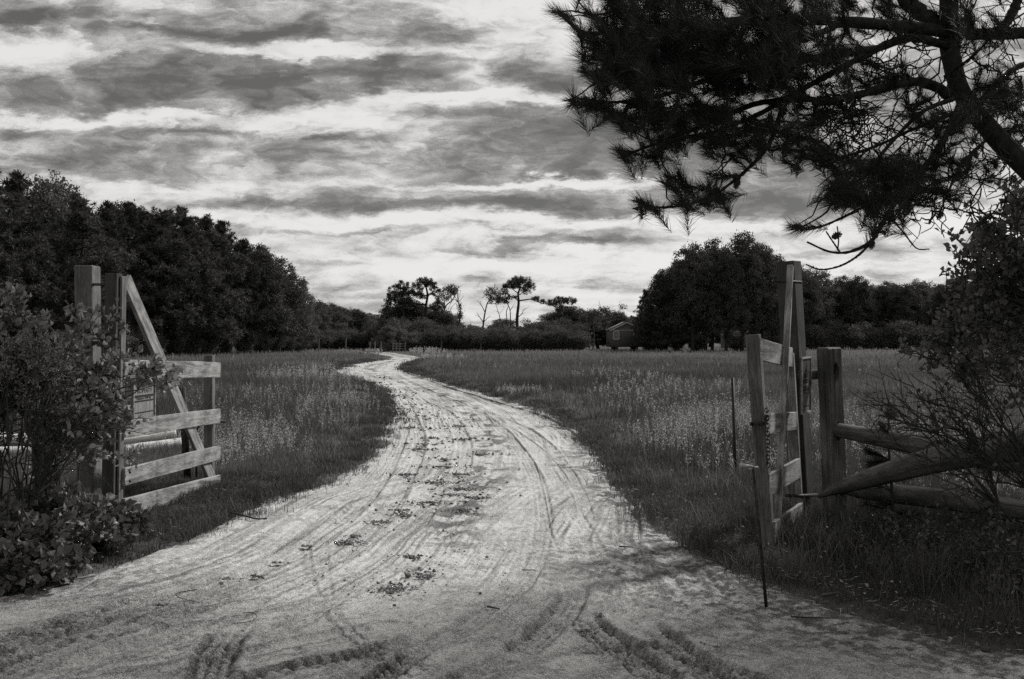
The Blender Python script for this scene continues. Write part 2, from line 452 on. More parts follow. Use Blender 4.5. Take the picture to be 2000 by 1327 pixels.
def inside(x, y):
    """positive inside the road, in metres from the edge"""
    d = np.minimum(x - Lx(y), Rx(y) - x)
    j = (fbm(x * 1.6, y * 1.1, 5, 5) - .5) * .6 * np.clip(y / 12, .6, 2.2)
    return np.where(y > 116, -5, d + j)
def gz(x, y):
    d = inside(x, y)
    base = (fbm(x * .07, y * .07, 3, 11) - .5) * .10 * np.clip((y - 8) / 25, 0, 1)
    lowl = 1 - (x < -1.5) * sstep(14, 11.5, y)
    bank = np.where(d < 0, .015 + .06 * lowl * sstep(0, .8, -d), -.05 * sstep(-.05, .35, d))
    return base + bank + np.where(d < 0, (fbm(x * 3.1, y * 3.1, 3, 4) - .5) * .05, 0)
def rz0(x, y):
    return (fbm(x * .07, y * .07, 3, 11) - .5) * .10 * np.clip((y - 8) / 25, 0, 1)

def gridmesh(name, X, Y, Z, m, att=None):
    r, c = X.shape
    g = Geo()
    i = np.arange(r - 1)[:, None] * c; j = np.arange(c - 1)[None]
    Q = np.stack([i + j, i + j + 1, i + c + j + 1, i + c + j], -1).reshape(-1, 4)
    g.add(np.stack([X, Y, Z], -1).reshape(-1, 3), Q, att=None if att is None else att.ravel())
    return g.obj(name, m, smooth=True, att='damp_dark' if att is not None else None)

yr = np.concatenate([np.linspace(-40, 2.5, 30)[:-1], 2.5 * (2400 / 2.5) ** np.linspace(0, 1, 430)])
tt = np.linspace(-1, 1, 460)
tt = np.sign(tt) * (np.abs(tt) * .75 + np.abs(tt) ** 3 * .25)
Yg = np.repeat(yr[:, None], len(tt), 1)
Xg = tt[None] * np.maximum(1.15 * np.abs(Yg), 16)
Zg = gz(Xg, Yg)
tag(gridmesh('ground', Xg, Yg, Zg, M_SOIL), kind='structure')

# tyre tracks given as ground points
def tr(pts): return spl([G(a, b)[:2] for a, b in pts], 60)
TRACKS = [  # path, width, depth, tread pitch, tread depth, damp
    (tr([(790, 728), (870, 757), (960, 785), (1050, 812), (1115, 850), (1165, 890), (1200, 935), (1222, 985), (1228, 1040), (1215, 1110)]), .22, .022, .045, .012, .40),
    (tr([(770, 730), (830, 760), (905, 790), (990, 820), (1060, 860), (1110, 920), (1140, 980), (1150, 1030)]), .12, .010, .06, .004, .2),
    (tr([(725, 745), (760, 785), (790, 820), (782, 860), (765, 900), (738, 945), (690, 1000), (600, 1070), (430, 1150), (230, 1210), (0, 1290)]), .20, .018, .05, .008, .25),
    (tr([(700, 742), (745, 780), (812, 830), (818, 880), (800, 930), (770, 990), (700, 1070), (560, 1160), (350, 1250), (150, 1327)]), .16, .011, .05, .006, .15),
    (tr([(690, 735), (760, 765), (860, 800), (900, 850), (905, 900), (890, 950)]), .25, .016, .08, .004, .05),
    (tr([(0, 1322), (120, 1275), (250, 1228), (420, 1175), (560, 1130)]), .24, .024, .06, .016, .4),
    (tr([(-120, 1290), (0, 1262), (150, 1220), (260, 1185), (360, 1150)]), .26, .024, .07, .018, .4),
    (tr([(600, 1010), (602, 1070), (612, 1130), (632, 1190), (668, 1240), (730, 1285), (800, 1330)]), .035, .006, .02, .0, .30),
    (tr([(636, 1040), (640, 1110), (652, 1180), (690, 1235), (760, 1280), (860, 1330)]), .035, .006, .02, .0, .25),
    (tr([(1130, 1120), (1118, 1165), (1095, 1205), (1050, 1250), (990, 1290), (900, 1335)]), .20, .022, .04, .012, .32),
    (tr([(1080, 1140), (1060, 1175), (1010, 1215), (950, 1262), (880, 1310), (840, 1345)]), .15, .012, .04, .006, .12),
    (tr([(1122, 1185), (1150, 1225), (1210, 1270), (1290, 1330)]), .22, .026, .055, .018, .42),
    (tr([(1235, 1205), (1290, 1245), (1350, 1290), (1420, 1335)]), .16, .022, .05, .014, .4),
    (tr([(1060, 1250), (1160, 1265), (1290, 1290), (1450, 1335)]), .30, .014, .07, .014, .4),
    (tr([(450, 1345), (560, 1310), (700, 1288), (790, 1255), (860, 1228)]), .18, .026, .07, .014, .4),
    (tr([(835, 1268), (800, 1290), (760, 1318), (720, 1350)]), .16, .024, .06, .028, .5),
    (tr([(405, 1345), (418, 1290), (440, 1250), (470, 1215)]), .22, .018, .06, .020, .5),
    (tr([(-150, 1345), (60, 1262), (260, 1200), (460, 1120), (600, 1040), (690, 960), (745, 900)]), .18, .012, .045, .006, .22),
    (tr([(-50, 1370), (180, 1290), (400, 1210), (620, 1110), (740, 1010), (800, 920), (820, 860), (800, 800)]), .2, .012, .045, .006, .2),
    (tr([(1440, 1345), (1330, 1270), (1240, 1200), (1190, 1130), (1150, 1050), (1110, 980), (1060, 900)]), .16, .007, .04, .005, .12),
    (tr([(1620, 1345), (1480, 1270), (1340, 1200), (1260, 1120), (1220, 1040)]), .14, .006, .04, .005, .10),
    (tr([(640, 1350), (780, 1290), (920, 1220), (1010, 1150), (1050, 1080), (1060, 1000), (1040, 920), (990, 850), (930, 800)]), .18, .010, .04, .006, .18),
    (tr([(300, 1350), (470, 1270), (640, 1180), (770, 1080), (840, 990), (870, 900)]), .18, .010, .04, .006, .2),
    (tr([(1000, 850), (1040, 900), (1060, 960), (1075, 1040), (1100, 1100)]), .03, .008, .02, 0, .3),
    (tr([(940, 810), (1020, 850), (1080, 900), (1120, 960), (1135, 1020)]), .03, .008, .02, 0, .3),
]
yr2 = [2.6]
while yr2[-1] < 118: yr2.append(yr2[-1] + max(.0085, yr2[-1] ** 2 / (EYE * 1024) * .7))
yr2 = np.array(yr2)
nc = 960
s_ = np.linspace(-.02, 1.02, nc)
Yr = np.repeat(yr2[:, None], nc, 1)
vis = yr2 * .54 + .3                      # no need for fine mesh outside what can be seen
L2 = np.maximum(Lx(yr2), -vis - 1.2) - .5; R2 = np.minimum(Rx(yr2), vis + 1.2) + .5
Xr = L2[:, None] + (R2 - L2)[:, None] * s_[None]
din = inside(Xr, Yr)
Zr = rz0(Xr, Yr) + .004
Zr += (fbm(Xr * 1.1, Yr * .8, 3, 21) - .5) * .020
Zr += (fbm(Xr * 6, Yr * 6, 3, 22) - .5) * .016 * np.clip(30 / Yr, 0, 1)
Zr += (fbm(Xr * 30, Yr * 30, 3, 23) - .5) * .018 * np.clip(9 / Yr, 0, 1)
damp_dark = np.zeros_like(Zr)
def seg_dist(px_, py_, path):
    best = np.full(px_.shape, 9e9); al = np.zeros(px_.shape); sg = np.zeros(px_.shape); acc_ = 0.
    for a, b in zip(path[:-1], path[1:]):
        d = b - a; L = np.hypot(*d)
        if L < 1e-6: continue
        t = np.clip(((px_ - a[0]) * d[0] + (py_ - a[1]) * d[1]) / L ** 2, 0, 1)
        ex = px_ - a[0] - t * d[0]; ey = py_ - a[1] - t * d[1]
        r = np.hypot(ex, ey); m_ = r < best
        best = np.where(m_, r, best); al = np.where(m_, acc_ + t * L, al); sg = np.where(m_, np.sign(d[0] * ey - d[1] * ex), sg)
        acc_ += L
    return best, al, sg, acc_
for (path, wd, dep, pit, td, dm) in TRACKS:
    lo = path.min(0) - wd * 2; hi = path.max(0) + wd * 2
    k = np.where((Xr > lo[0]) & (Xr < hi[0]) & (Yr > lo[1]) & (Yr < hi[1]))
    x, y = Xr[k], Yr[k]
    # cheap cull
    r, al, sg, tot = seg_dist(x, y, path)
    m_ = r < wd * 1.6
    x, y, r, al, sg = x[m_], y[m_], r[m_], al[m_], sg[m_]
    k = (k[0][m_], k[1][m_])
    fe = lambda q, ln_: 1.0 if (q[1] < 5.05 or abs(q[0]) > .49 * q[1]) else ln_
    e0, e1 = fe(path[0], None), fe(path[-1], None)
    fl = min(1.2, tot * .35)
    fade = (1.0 if e0 else sstep(0, fl, al)) * (1.0 if e1 else sstep(0, fl, tot - al)) * (.5 + .5 * sstep(.35, .6, fbm(x * 1.2, y * 1.2, 3, 31)))
    h = wd / 2
    dep *= 1.15; td *= 1.15
    prof = -dep * sstep(h * 1.05, h * .8, r) + dep * .55 * np.exp(-((r - h * 1.2) / (h * .2 + .01)) ** 2)
    s = r * sg
    lug = np.sin(2 * np.pi * (al / pit + np.abs(s) / h * .6 * np.sign(1)))
    rib = np.cos(2 * np.pi * s / (wd / 4.0))
    prof += td * sstep(h, h * .85, r) * (lug * .55 + rib * .25) * (fbm(x * 9, y * 9, 2, 3) + .4)
    Zr[k] += prof * fade
    edge = np.exp(-((r - h * .93) / (h * .16 + .006)) ** 2)
    dmp = (.25 + .55 * np.clip(-rib, 0, 1) + .45 * np.clip(-lug, 0, 1) * (td > 0) + .5 * edge) * sstep(h * 1.35, h * 1.0, r)  # grooves darker: damp sand, plus shade painted in to bring out the relief
    damp_dark[k] = np.maximum(damp_dark[k], np.clip(dm * 1.5 * fade * dmp * (.5 + fbm(x * 14, y * 14, 2, 9)), 0, 1.1))
# scuffed, darker litter strip between the wheel lines
cen = (Lx(Yr) + Rx(Yr)) / 2
wcen = cen + np.where(Yr < 40, .15, 0)
strip = np.exp(-((Xr - wcen) / (.28 + .004 * Yr)) ** 2) * sstep(6.0, 9, Yr)
lY = np.log(np.maximum(Yr, .5)) * 55
lt = fbm(Xr * 5, lY, 4, 41)
damp_dark = np.maximum(damp_dark, strip * sstep(.50, .62, lt) * .75)
damp_dark = np.maximum(damp_dark, sstep(.58, .74, fbm(Xr * 7, lY * 1.6, 5, 43)) * .30)
# many faint wheel lines drawn out along the road
su = (Xr - Lx(Yr)) / (Rx(Yr) - Lx(Yr))
wl = np.interp(Yr, [2.5, 6, 12, 30, 110], [10.0, 5.5, 3.6, 3.5, 3.5])
st1 = fbm(su * wl * 9 + (fbm(Xr * .6, Yr * .5, 2, 52) - .5) * 1.6, Yr * .35, 3, 51)
st2 = fbm(su * wl * 26 + (fbm(Xr * .6, Yr * .5, 2, 53) - .5) * 3, Yr * .6, 2, 54)
gate_ = sstep(.40, .60, fbm(Xr * .8, Yr * .35, 3, 55))
damp_dark = np.maximum(damp_dark, (sstep(.56, .70, st1) * .26 + sstep(.58, .70, st2) * .40 * gate_) * sstep(.0, .5, din))
Zr += ((st1 - .5) * .030 + (st2 - .5) * .026 * gate_) * sstep(.0, .5, din)
left_ = (Xr - Lx(Yr)) < (Rx(Yr) - Xr)
dir_edge = sstep(0, 1, 1 - (din + (fbm(Xr * 2, lY * .5, 3, 46) - .5) * .5) / np.where(left_, .30, .8)) * np.where(left_, .8, 1)
dir_old = sstep(.8, .0, din + (fbm(Xr * 2, lY * .5, 3, 46) - .5) * .8)
damp_dark = np.maximum(damp_dark, dir_edge * sstep(.38, .58, fbm(Xr * 8, lY * 2.2, 4, 44)) * 1.0)
verge_dark = sstep(2.3, .1, Rx(Yr) - Xr) * sstep(9.0, 7.2, Yr) + .8 * sstep(1.7, 0, Xr - Lx(Yr)) * sstep(8.0, 6.5, Yr) * (Xr < 0)  # sand gets darker towards both verges in the foreground
damp_dark = np.maximum(damp_dark, np.clip(verge_dark, 0, 1) * (.25 + .75 * sstep(.36, .66, fbm(Xr * 20, Yr * 20, 4, 57))))
Zr += strip * sstep(.5, .7, lt) * .006
Zr -= .07 * sstep(.30, -.25, din)
tag(gridmesh('dirt_road', Xr, Yr, Zr, M_SAND, damp_dark), kind='structure')
def rz(x, y): return rz0(x, y) + .01

# ------------------------------------------------------------------ grass
def blades(g, x, y, z, hgt, wdt, dry, lean=.35, rng=R):
    n = len(x)
    az = rng.uniform(0, 2 * np.pi, n); yaw = rng.uniform(0, np.pi, n)
    ln = rng.uniform(.05, lean, n)
    bx = np.cos(az); by = np.sin(az); sx = np.cos(yaw); sy = np.sin(yaw)
    o = np.stack([x, y, z], 1)
    side = np.stack([sx, sy, sx * 0], 1) * (wdt / 2)[:, None]
    ben = np.stack([bx, by, bx * 0], 1)
    m_ = o + ben * (ln * hgt * .35)[:, None] + np.array([0, 0, 1.0]) * (hgt * .55)[:, None]
    tp = o + ben * (ln * hgt * 1.1)[:, None] + np.array([0, 0, 1.0]) * (hgt * (1 - ln * .25))[:, None]
    Vv = np.stack([o - side, o + side, m_ + side * .7, m_ - side * .7, tp], 1).reshape(-1, 3)
    k = np.arange(n)[:, None] * 5
    att = np.repeat(dry[:, None], 5, 1); att[:, :2] *= .5
    g.add(Vv, k + [0, 1, 2, 3], k + [3, 2, 4], att.ravel())
PATCH = [  # where the pale weeds stand: picture x, picture y of the base, radius m, stems, height
    (600, 752, 2.0, 260, .95), (640, 775, 1.6, 80, .6), (985, 775, 1.0, 60, .55), (1205, 748, 1.6, 120, .75), (1250, 790, 1.3, 90, .6), (1310, 770, 2.2, 130, .6), (1395, 870, .9, 200, .95),
    (1440, 850, .8, 120, .9), (1340, 900, .6, 80, .7), (1310, 870, .8, 70, .65), (1250, 820, .8, 60, .6), (450, 880, .9, 220, .8), (500, 905, .7, 120, .7), (440, 920, .5, 90, .6), (430, 790, 1.6, 90, .7),
    (520, 810, 1.6, 100, .6), (620, 815, 1.3, 90, .55), (690, 800, 1.2, 90, .5), (580, 850, 1.0, 70, .5), (1650, 880, .9, 110, .8), (1600, 840, .9, 90, .8), (1850, 900, .8, 140, .7), (1950, 940, .6, 120, .7), (1750, 930, .6, 110, .6),
    (1560, 950, .5, 50, .6), (1700, 990, .5, 60, .5), (1900, 1000, .5, 60, .5), (800, 694, 3.5, 200, 1.1), (850, 708, 2.2, 80, .8), (700, 692, 2.5, 60, .7), (1420, 930, .5, 50, .5), (330, 945, .5, 20, .35)]
PG = [(G(a, b), r, n, h) for a, b, r, n, h in PATCH]
g = Geo()
def sample(n, pxlo, pxhi, pylo, pyhi, p=1.0):
    px = R.uniform(pxlo, pxhi, n); u = R.uniform(0, 1, n) ** p
    py = pylo + (pyhi - pylo) * u
    Y = EYE * FPX / (py - HOR); return (px - 1000) * Y / FPX, Y
def field(n, pylo, pyhi, hs=1.0, p=1.0):
    x, y = sample(n, -350, 2350, pylo, pyhi, p)
    d = -inside(x, y)
    keep = (d > -.03) | ((d > -.8) & (R.uniform(0, 1, n) < .30 * np.clip(1 + d / .8, 0, 1) ** 2.2)); x, y, d = x[keep], y[keep], d[keep]
    cl_ = fbm(x * .9, y * .9, 3, 61); big = fbm(x * .16, y * .16, 3, 62)
    hgt = (.07 + .25 * sstep(.05, 2.2, d)) * (.5 + cl_) * R.uniform(.45, 1.25, len(x)) * hs
    hgt *= np.where((x > 1.5) & (y < 7.6), .8, 1)
    hgt *= np.where((x < -2.5) & (x > -3.75) & (y > 7.5) & (y < 11.6), .33, 1)
    hgt *= np.where((x < -3.2) & (x > -10) & (y > 11.3) & (y < 14.6), .42, 1)
    wdt = np.maximum(.0045, y * .00055) * R.uniform(.7, 1.4, len(x))
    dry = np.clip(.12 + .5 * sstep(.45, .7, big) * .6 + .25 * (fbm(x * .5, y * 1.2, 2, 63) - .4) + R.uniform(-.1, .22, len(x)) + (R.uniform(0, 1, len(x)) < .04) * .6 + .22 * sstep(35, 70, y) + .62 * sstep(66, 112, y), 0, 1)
    z = gz(x, y) - .01
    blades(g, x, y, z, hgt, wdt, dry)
field(150000, 683.5, 760)
field(150000, 730, 930)
field(170000, 880, 1330, 1.0)
field(170000, 930, 1180, .8)
x = R.uniform(-4.2, -2.2, 42000); y = R.uniform(7.2, 11.8, 42000); k = inside(x, y) < .12; x, y = x[k], y[k]
cl_ = fbm(x * 3, y * 3, 3, 66); k = R.uniform(0, 1, len(x)) < sstep(.25, .5, cl_) + .25; x, y, cl_ = x[k], y[k], cl_[k]
blades(g, x, y, gz(x, y) - .005, R.uniform(.03, .11, len(x)) * (.5 + cl_), R.uniform(.004, .008, len(x)), np.clip(R.uniform(-.1, .35, len(x)) + (R.uniform(0, 1, len(x)) < .05) * .5, 0, 1), .9)
# ragged long tufts
nt = 900
x, y = sample(nt, -200, 2200, 760, 1320)
d = -inside(x, y); k = (d > .15) & ((x > 0) | (y > 8)) & ~((x < -2.5) & (x > -3.9) & (y < 11.8)) & ~((x < -3.2) & (y < 15) & (y > 8)); x, y = x[k], y[k]
for X0, Y0 in zip(x, y):
    n = int(R.integers(25, 60)); sp = .05 + .004 * Y0
    xx = X0 + R.normal(0, sp, n); yy2 = Y0 + R.normal(0, sp, n)
    blades(g, xx, yy2, gz(xx, yy2), R.uniform(.12, .42) * R.uniform(.6, 1.1, n), np.full(n, max(.005, Y0 * .0006)), np.clip(R.uniform(0, .5) + R.uniform(-.1, .3, n), 0, 1), .9)
for q in range(760):
    Y0 = 6.5 * (75 / 6.5) ** R.uniform(0, 1); left = R.uniform() < .5
    X0 = (Lx(Y0) + R.normal(-.02, .10) * (1 + Y0 / 30)) if left else (Rx(Y0) + R.normal(.06, .07) * (1 + Y0 / 30))
    if left and Y0 < 8: continue
    n = int(R.integers(30, 80)); sp = R.uniform(.04, .12) * (1 + Y0 * .03)
    xx = X0 + R.normal(0, sp, n); yy2 = Y0 + R.normal(0, sp, n)
    blades(g, xx, yy2, gz(xx, yy2) - .01 + .04 * (inside(xx, yy2) > 0), R.uniform(.06, .17) * R.uniform(.5, 1.2, n), np.full(n, max(.005, Y0 * .0006)), np.clip(R.uniform(-.1, .3) + R.uniform(-.1, .25, n), 0, 1), .9)
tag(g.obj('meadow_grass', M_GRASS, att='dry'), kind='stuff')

# pale flowering weeds
g = Geo()
def weeds(x, y, h):
    n = len(x); z = gz(x, y)
    wd = np.maximum(.004, y * .00045)
    az = R.uniform(0, 2 * np.pi, n); ln = R.uniform(0, .25, n)
    tip = np.stack([x + np.cos(az) * ln * h, y + np.sin(az) * ln * h, z + h], 1)
    blades(g, x, y, z, h, wd, np.full(n, .25), .3)
    for k in range(16):
        t = R.uniform(.42, 1.0, n)[:, None]
        base = np.stack([x, y, z], 1)
        c = base + (tip - base) * t + R.normal(0, 1, (n, 3)) * (h * .055)[:, None] * (1.15 - t) ** .5
        D = rdir(n); D[:, 2] = abs(D[:, 2]) + .4
        s = np.maximum(.017, y * .0009) * R.uniform(.6, 1.3, n)
        n0 = g.n
        rhombs(g, c, D, s * 1.3, s * .55)
        g.a.append(np.repeat(np.clip(R.normal(.62, .25, n), .05, 1), 4))
for c, r, n, h in PG:
    n = int(n * .85); h = h * R.uniform(.65, .95)
    a = R.uniform(0, 2 * np.pi, n); q = np.sqrt(R.uniform(0, 1, n)) * r
    x = c[0] + q * np.cos(a); y = c[1] + q * np.sin(a) * 1.4
    k = (inside(x, y) < -.15) & ~((x < -2.5) & (x > -3.75) & (y < 11.6))
    x, y = x[k], y[k]
    weeds(x, y, h * R.uniform(.45, 1.0, len(x)) * (1.1 - .4 * q[k] / r))
x, y = sample(1500, -150, 2150, 705, 1010); k = inside(x, y) < -.5; x, y = x[k], y[k]
k = (fbm(x * .4, y * .4, 3, 71) > .57); x, y = x[k], y[k]
weeds(x, y, R.uniform(.25, .55, len(x)))
tag(g.obj('pale_weeds', M_SEED, att='dry'), kind='stuff')

# ------------------------------------------------------------------ gates and fence
def oncorner(px, py, Y): return P(px, py, Y)
def mm(a, b, t): return a + (b - a) * t
def boxobj(name, c, size, m, parent=None, M=None, bev=.0):
    bm = bmesh.new(); bmesh.ops.create_cube(bm, size=1); bmesh.ops.scale(bm, vec=size, verts=bm.verts)
    if bev: bmesh.ops.bevel(bm, geom=list(bm.edges), offset=bev, segments=1, affect='EDGES')
    me = bpy.data.meshes.new(name); bm.to_mesh(me); bm.free(); me.materials.append(m)
    o = bpy.data.objects.new(name, me); COL.objects.link(o)
    T = (M or Matrix.Identity(4)).copy(); T.translation = Vector([float(q) for q in c])
    if parent is not None: o.parent = parent; T = Matrix.Translation(-Vector(parent.location)) @ T
    o.matrix_basis = T
    return o
def frame(a, b, nrm_sign=1):
    """matrix with X from a to b (horizontal part), Z up, Y the normal"""
    d = Vector([float(b[0] - a[0]), float(b[1] - a[1]), 0]).normalized()
    n = Vector((d.y, -d.x, 0)) * nrm_sign
    return Matrix((d, -n if nrm_sign > 0 else n, Vector((0, 0, 1)))).transposed().to_4x4(), d, n
FONT = None
def text_mesh(body, size, m, name, parent, Mw, off, squash=1.0):
    cu = bpy.data.curves.new('lettering', 'FONT'); cu.body = body; cu.size = size; cu.align_x = 'CENTER'; cu.align_y = 'CENTER'; cu.extrude = .0006
    tmp = bpy.data.objects.new('lettering', cu); COL.objects.link(tmp)
    bpy.context.view_layer.update()
    me = bpy.data.meshes.new_from_object(tmp.evaluated_get(bpy.context.evaluated_depsgraph_get()))
    bpy.data.objects.remove(tmp); me.name = name; me.materials.clear(); me.materials.append(m)
    for v in me.vertices: v.co.x *= squash
    o = bpy.data.objects.new(name, me); COL.objects.link(o)
    R90 = Matrix.Rotation(rad(90), 4, 'X')
    T = Mw @ Matrix.Translation(off) @ R90
    o.parent = parent; o.matrix_basis = Matrix.Translation(-Vector(parent.location)) @ T
    return o

# --- left gate
DA, DB = 8.8, 11.1
hing0, hing1 = P(214, 1030, DA), P(222, 535, DA)
gl = thing('wooden_gate', P(214, 1025, DA), 'open board gate with a long diagonal brace standing in the bush on the left verge', 'gate', 'timber gates of the gateway')
gdir = unit(P(420, 800, DB) - P(232, 800, DA)); gdir[2] = 0; gdir = unit(gdir)
gn = np.array([gdir[1], -gdir[0], 0])            # towards the road
beam('stile', hing0, hing1, .105, .105, M_WOODD, gl, upv=gn)
stl = beam('stile', hing0 + gn * .065 + gdir * .045, hing1 + gn * .065 + gdir * .045 - np.array([0, 0, .02]), .09, .022, M_WOODM, gl, upv=gdir)
def rail(yn, yf, pxn=233, pxf=422, w_=.155):
    a = P(pxn, yn, DA + .05) + gn * .035; b = P(pxf, yf, DB) + gn * .035
    return beam('board', a, b, w_, .032, M_WOODL, gl, bev=.004, segs=6, rough=.004)
rail(721, 722.5, w_=.165); rail(838, 812); rail(932, 884); rail(994, 943, w_=.175)
beam('stile', P(409, 962, DB), P(409, 694, DB), .095, .085, M_WOODM, gl, upv=gn)
beam('brace', P(230, 548, DA + .12) + gn * .075, P(404, 948, DB - .05) + gn * .085, .15, .036, M_WOODL, gl, bev=.004)
g = Geo(); tube(g, [P(417, 825, DB) + gn * .0, P(438, 824, DB) + gn * .02], .012, 6); g.obj('latch', M_METAL, gl)
g = Geo()
tube(g, [P(205, 556, DA), P(188, 556, DA + .35), P(180, 556, 9.25)], .014, 6)
g.obj('hinge', M_METAL, gl); g = Geo(); tube(g, [P(204, 975, DA), P(188, 976, DA + .3), P(180, 976, 9.25)], .016, 6)
g.obj('hinge', M_METAL, gl)
def bolts(gate, pts, n_, r=.011):
    for p in pts:
        g = Geo(); n_ = np.asarray(n_, float); tube(g, [p + n_ * .0, p + n_ * .012, p + n_ * .016], [r, r, r * .5], 8); g.obj('bolt', M_METAL, gate)
bolts(gl, [P(pxn, y_, DA + .08) + gn * .052 for pxn, y_ in [(240, 712), (240, 730), (240, 829), (240, 846), (241, 923), (241, 940), (241, 997)]], gn)
bolts(gl, [P(pxn, y_, DB - .06) + gn * .052 for pxn, y_ in [(408, 717), (408, 729), (408, 806), (408, 818), (408, 879), (408, 890)]], gn, .012)
bolts(gl, [P(222, 560, DA + .12) + gn * .095, P(226, 580, DA + .14) + gn * .095, P(388, 925, DB - .1) + gn * .104], gn)
# sign hung on the left gate
def nosign(c, d, n, wS, hS, label, face=None):
    t = thing('notice_board', c - np.array([0, 0, hS / 2]), label, 'sign')
    X = Vector([float(q) for q in d]); N = Vector([float(q) for q in n]); Zv = Vector((0, 0, 1))
    Mw = Matrix((X, -N, Zv)).transposed().to_4x4(); Mw.translation = Vector([float(q) for q in c])
    def bx(name, ox, oz, oy, sx, sz, sy, m):
        o = boxobj(name, (0, 0, 0), (sx, sy, sz), m, None)
        o.parent = t; o.matrix_basis = Matrix.Translation(-Vector(t.location)) @ Mw @ Matrix.Translation((ox, -oy, oz))
        return o
    bx('panel', 0, 0, 0, wS, hS, .010, face or M_SIGNW)
    k = .0065
    bx('black_band', 0, hS * .34, k, wS * .86, hS * .22, .003, M_SIGNB)
    bx('black_band', 0, -hS * .035, k, wS * .86, hS * .045, .003, M_SIGNB)
    bx('black_band', 0, -hS * .135, k, wS * .86, hS * .03, .003, M_SIGNB)
    bx('black_band', 0, -hS * .37, k, wS * .86, hS * .02, .003, M_SIGNB)
    for s in (-1, 1): bx('rim', s * wS * .485, 0, .008, .012, hS, .018, M_WOODL)
    for s in (-1, 1): bx('rim', 0, s * hS * .49, .009, wS * .94, .014, .016, M_WOODL)
    text_mesh('PRIVATE', hS * .125, M_SIGNB, 'lettering', t, Mw, (0, -k, hS * .165), .78 * wS / hS / .52)
    text_mesh('PROPERTY', hS * .115, M_SIGNB, 'lettering', t, Mw, (0, -k, hS * .065), .72 * wS / hS / .52)
    text_mesh('Violators Will Be', hS * .062, M_SIGNB, 'lettering', t, Mw, (0, -k, -hS * .085), .80 * wS / hS / .52)
    return t
sc = P(262, 770, 9.35) + gn * .085
nosign(sc, gdir, gn, .47 * 1.0, .44, 'small framed notice with black bands hung on the open board gate amid the leaves')
# left hinge post and a second old post in the bush
def post(name, p0, p1, w_, t_, m, label, cat, group=None, upv=(0, 1, 0), bev=.008, rough=0, segs=1):
    t = thing(name, p0, label, cat, group)
    o = beam('shaft', p0, p1, w_, t_, m, t, upv=upv, bev=bev, rough=rough, segs=segs)
    return t
post('gate_post', P(176, 1040, 9.3), P(171, 520, 9.3), .20, .16, M_WOODM, 'thick square post with a flat sawn top behind the bush beside the left gate', 'post', 'gate posts')
post('fence_post', P(84, 1020, 8.8), P(80, 815, 8.8), .13, .12, M_WOODD, 'short dark post half buried in the twigs of the left bush', 'post')

# --- right gate
DC, DD = 7.6, 8.62
gr = thing('wooden_gate', P(1500, 1080, DC), 'narrow end-on open gate with a chain on its leaning stile, right of the road', 'gate', 'timber gates of the gateway')
rdirv = unit(P(1557, 900, DD) - P(1503, 900, DC)); rdirv[2] = 0; rdirv = unit(rdirv)
rn = np.array([rdirv[1], -rdirv[0], 0])          # face that looks right, away from the road... towards the fence
beam('stile', P(1501, 1078, DC), P(1471, 654, DC), .098, .09, M_WOODM, gr, upv=rn, bev=.005)
def rrail(yn, yf, pxn, pxf, w_=.15):
    a = P(pxn, yn, DC - .02) + rn * .062; b = P(pxf, yf, DD) + rn * .062
    return beam('board', a, b, w_, .032, M_WOODL, gr, bev=.004, segs=5, rough=.004)
rrail(682, 699, 1464, 1530, .165); rrail(828, 822, 1476, 1538); rrail(947, 914, 1482, 1545, .165); rrail(1040, 1000, 1493, 1550, .165)
beam('stile', P(1560, 1028, DD + .02), P(1540, 690, DD + .02), .09, .07, M_WOODL, gr, upv=rn, bev=.004)
beam('brace', P(1520, 520, DD - .05) + rn * .10, P(1490, 1062, DC + .12) + rn * .10, .05, .038, M_WOODL, gr, upv=rn, bev=.004)
g = Geo(); tube(g, [P(1566, 552, 8.5), P(1512, 549, 8.45), P(1510, 549, 8.7), P(1566, 553, 8.9)], .013, 6); g.obj('hinge', M_METAL, gr); g = Geo(); tube(g, [P(1535, 968, 8.5), P(1565, 969, 8.6), P(1595, 967, 8.75)], .016, 6)
g.obj('hinge', M_METAL, gr)
gp = post('gate_post', P(1571, 1045, 8.78), P(1540, 511, 8.78), .16, .16, M_WOODD, 'tall dark leaning post that carries the narrow right gate', 'post', 'gate posts', upv=(.62, .78, 0), bev=.006)
# chain with two wraps
def chain(pts, n, label, loc):
    t = Geo()
    pts = spl(pts, n * 2)
    d = np.r_[0, np.cumsum(np.linalg.norm(np.diff(pts, axis=0), axis=1))]
    for i in range(n):
        s = d[-1] * (i + .5) / n
        c = np.array([np.interp(s, d, pts[:, k]) for k in range(3)])
        c2 = np.array([np.interp(min(s + .01, d[-1]), d, pts[:, k]) for k in range(3)]); c1 = np.array([np.interp(max(s - .01, 0), d, pts[:, k]) for k in range(3)])
        T = unit(c2 - c1); A = unit(np.cross(T, [.3, .9, .1])); B = np.cross(T, A)
        if i % 2: A, B = B, A
        th = np.linspace(0, 2 * np.pi, 11)
        hl = d[-1] / n * .78
        tube(t, c + T * (np.cos(th) * hl)[:, None] + A * (np.sin(th) * hl * .62)[:, None], hl * .2, 5, False)
    o = t.obj('chain', M_METAL); tag(o, label, 'chain'); return o
fs = P(1486, 812, DC - .055)
chain([P(1496, 800, 7.52), P(1498, 806, 7.5), P(1499, 840, 7.5), P(1500, 880, 7.5), P(1500, 912, 7.51)], 15, 'rusty chain hanging down the leaning stile of the right gate', None)
chain([P(1467, 828, 7.6), P(1470, 829, 7.53), P(1484, 828, 7.52), P(1494, 824, 7.52), P(1499, 815, 7.5), P(1503, 808, 7.55)], 9, 'rusty chain wrapped level around the leaning stile of the right gate', None)
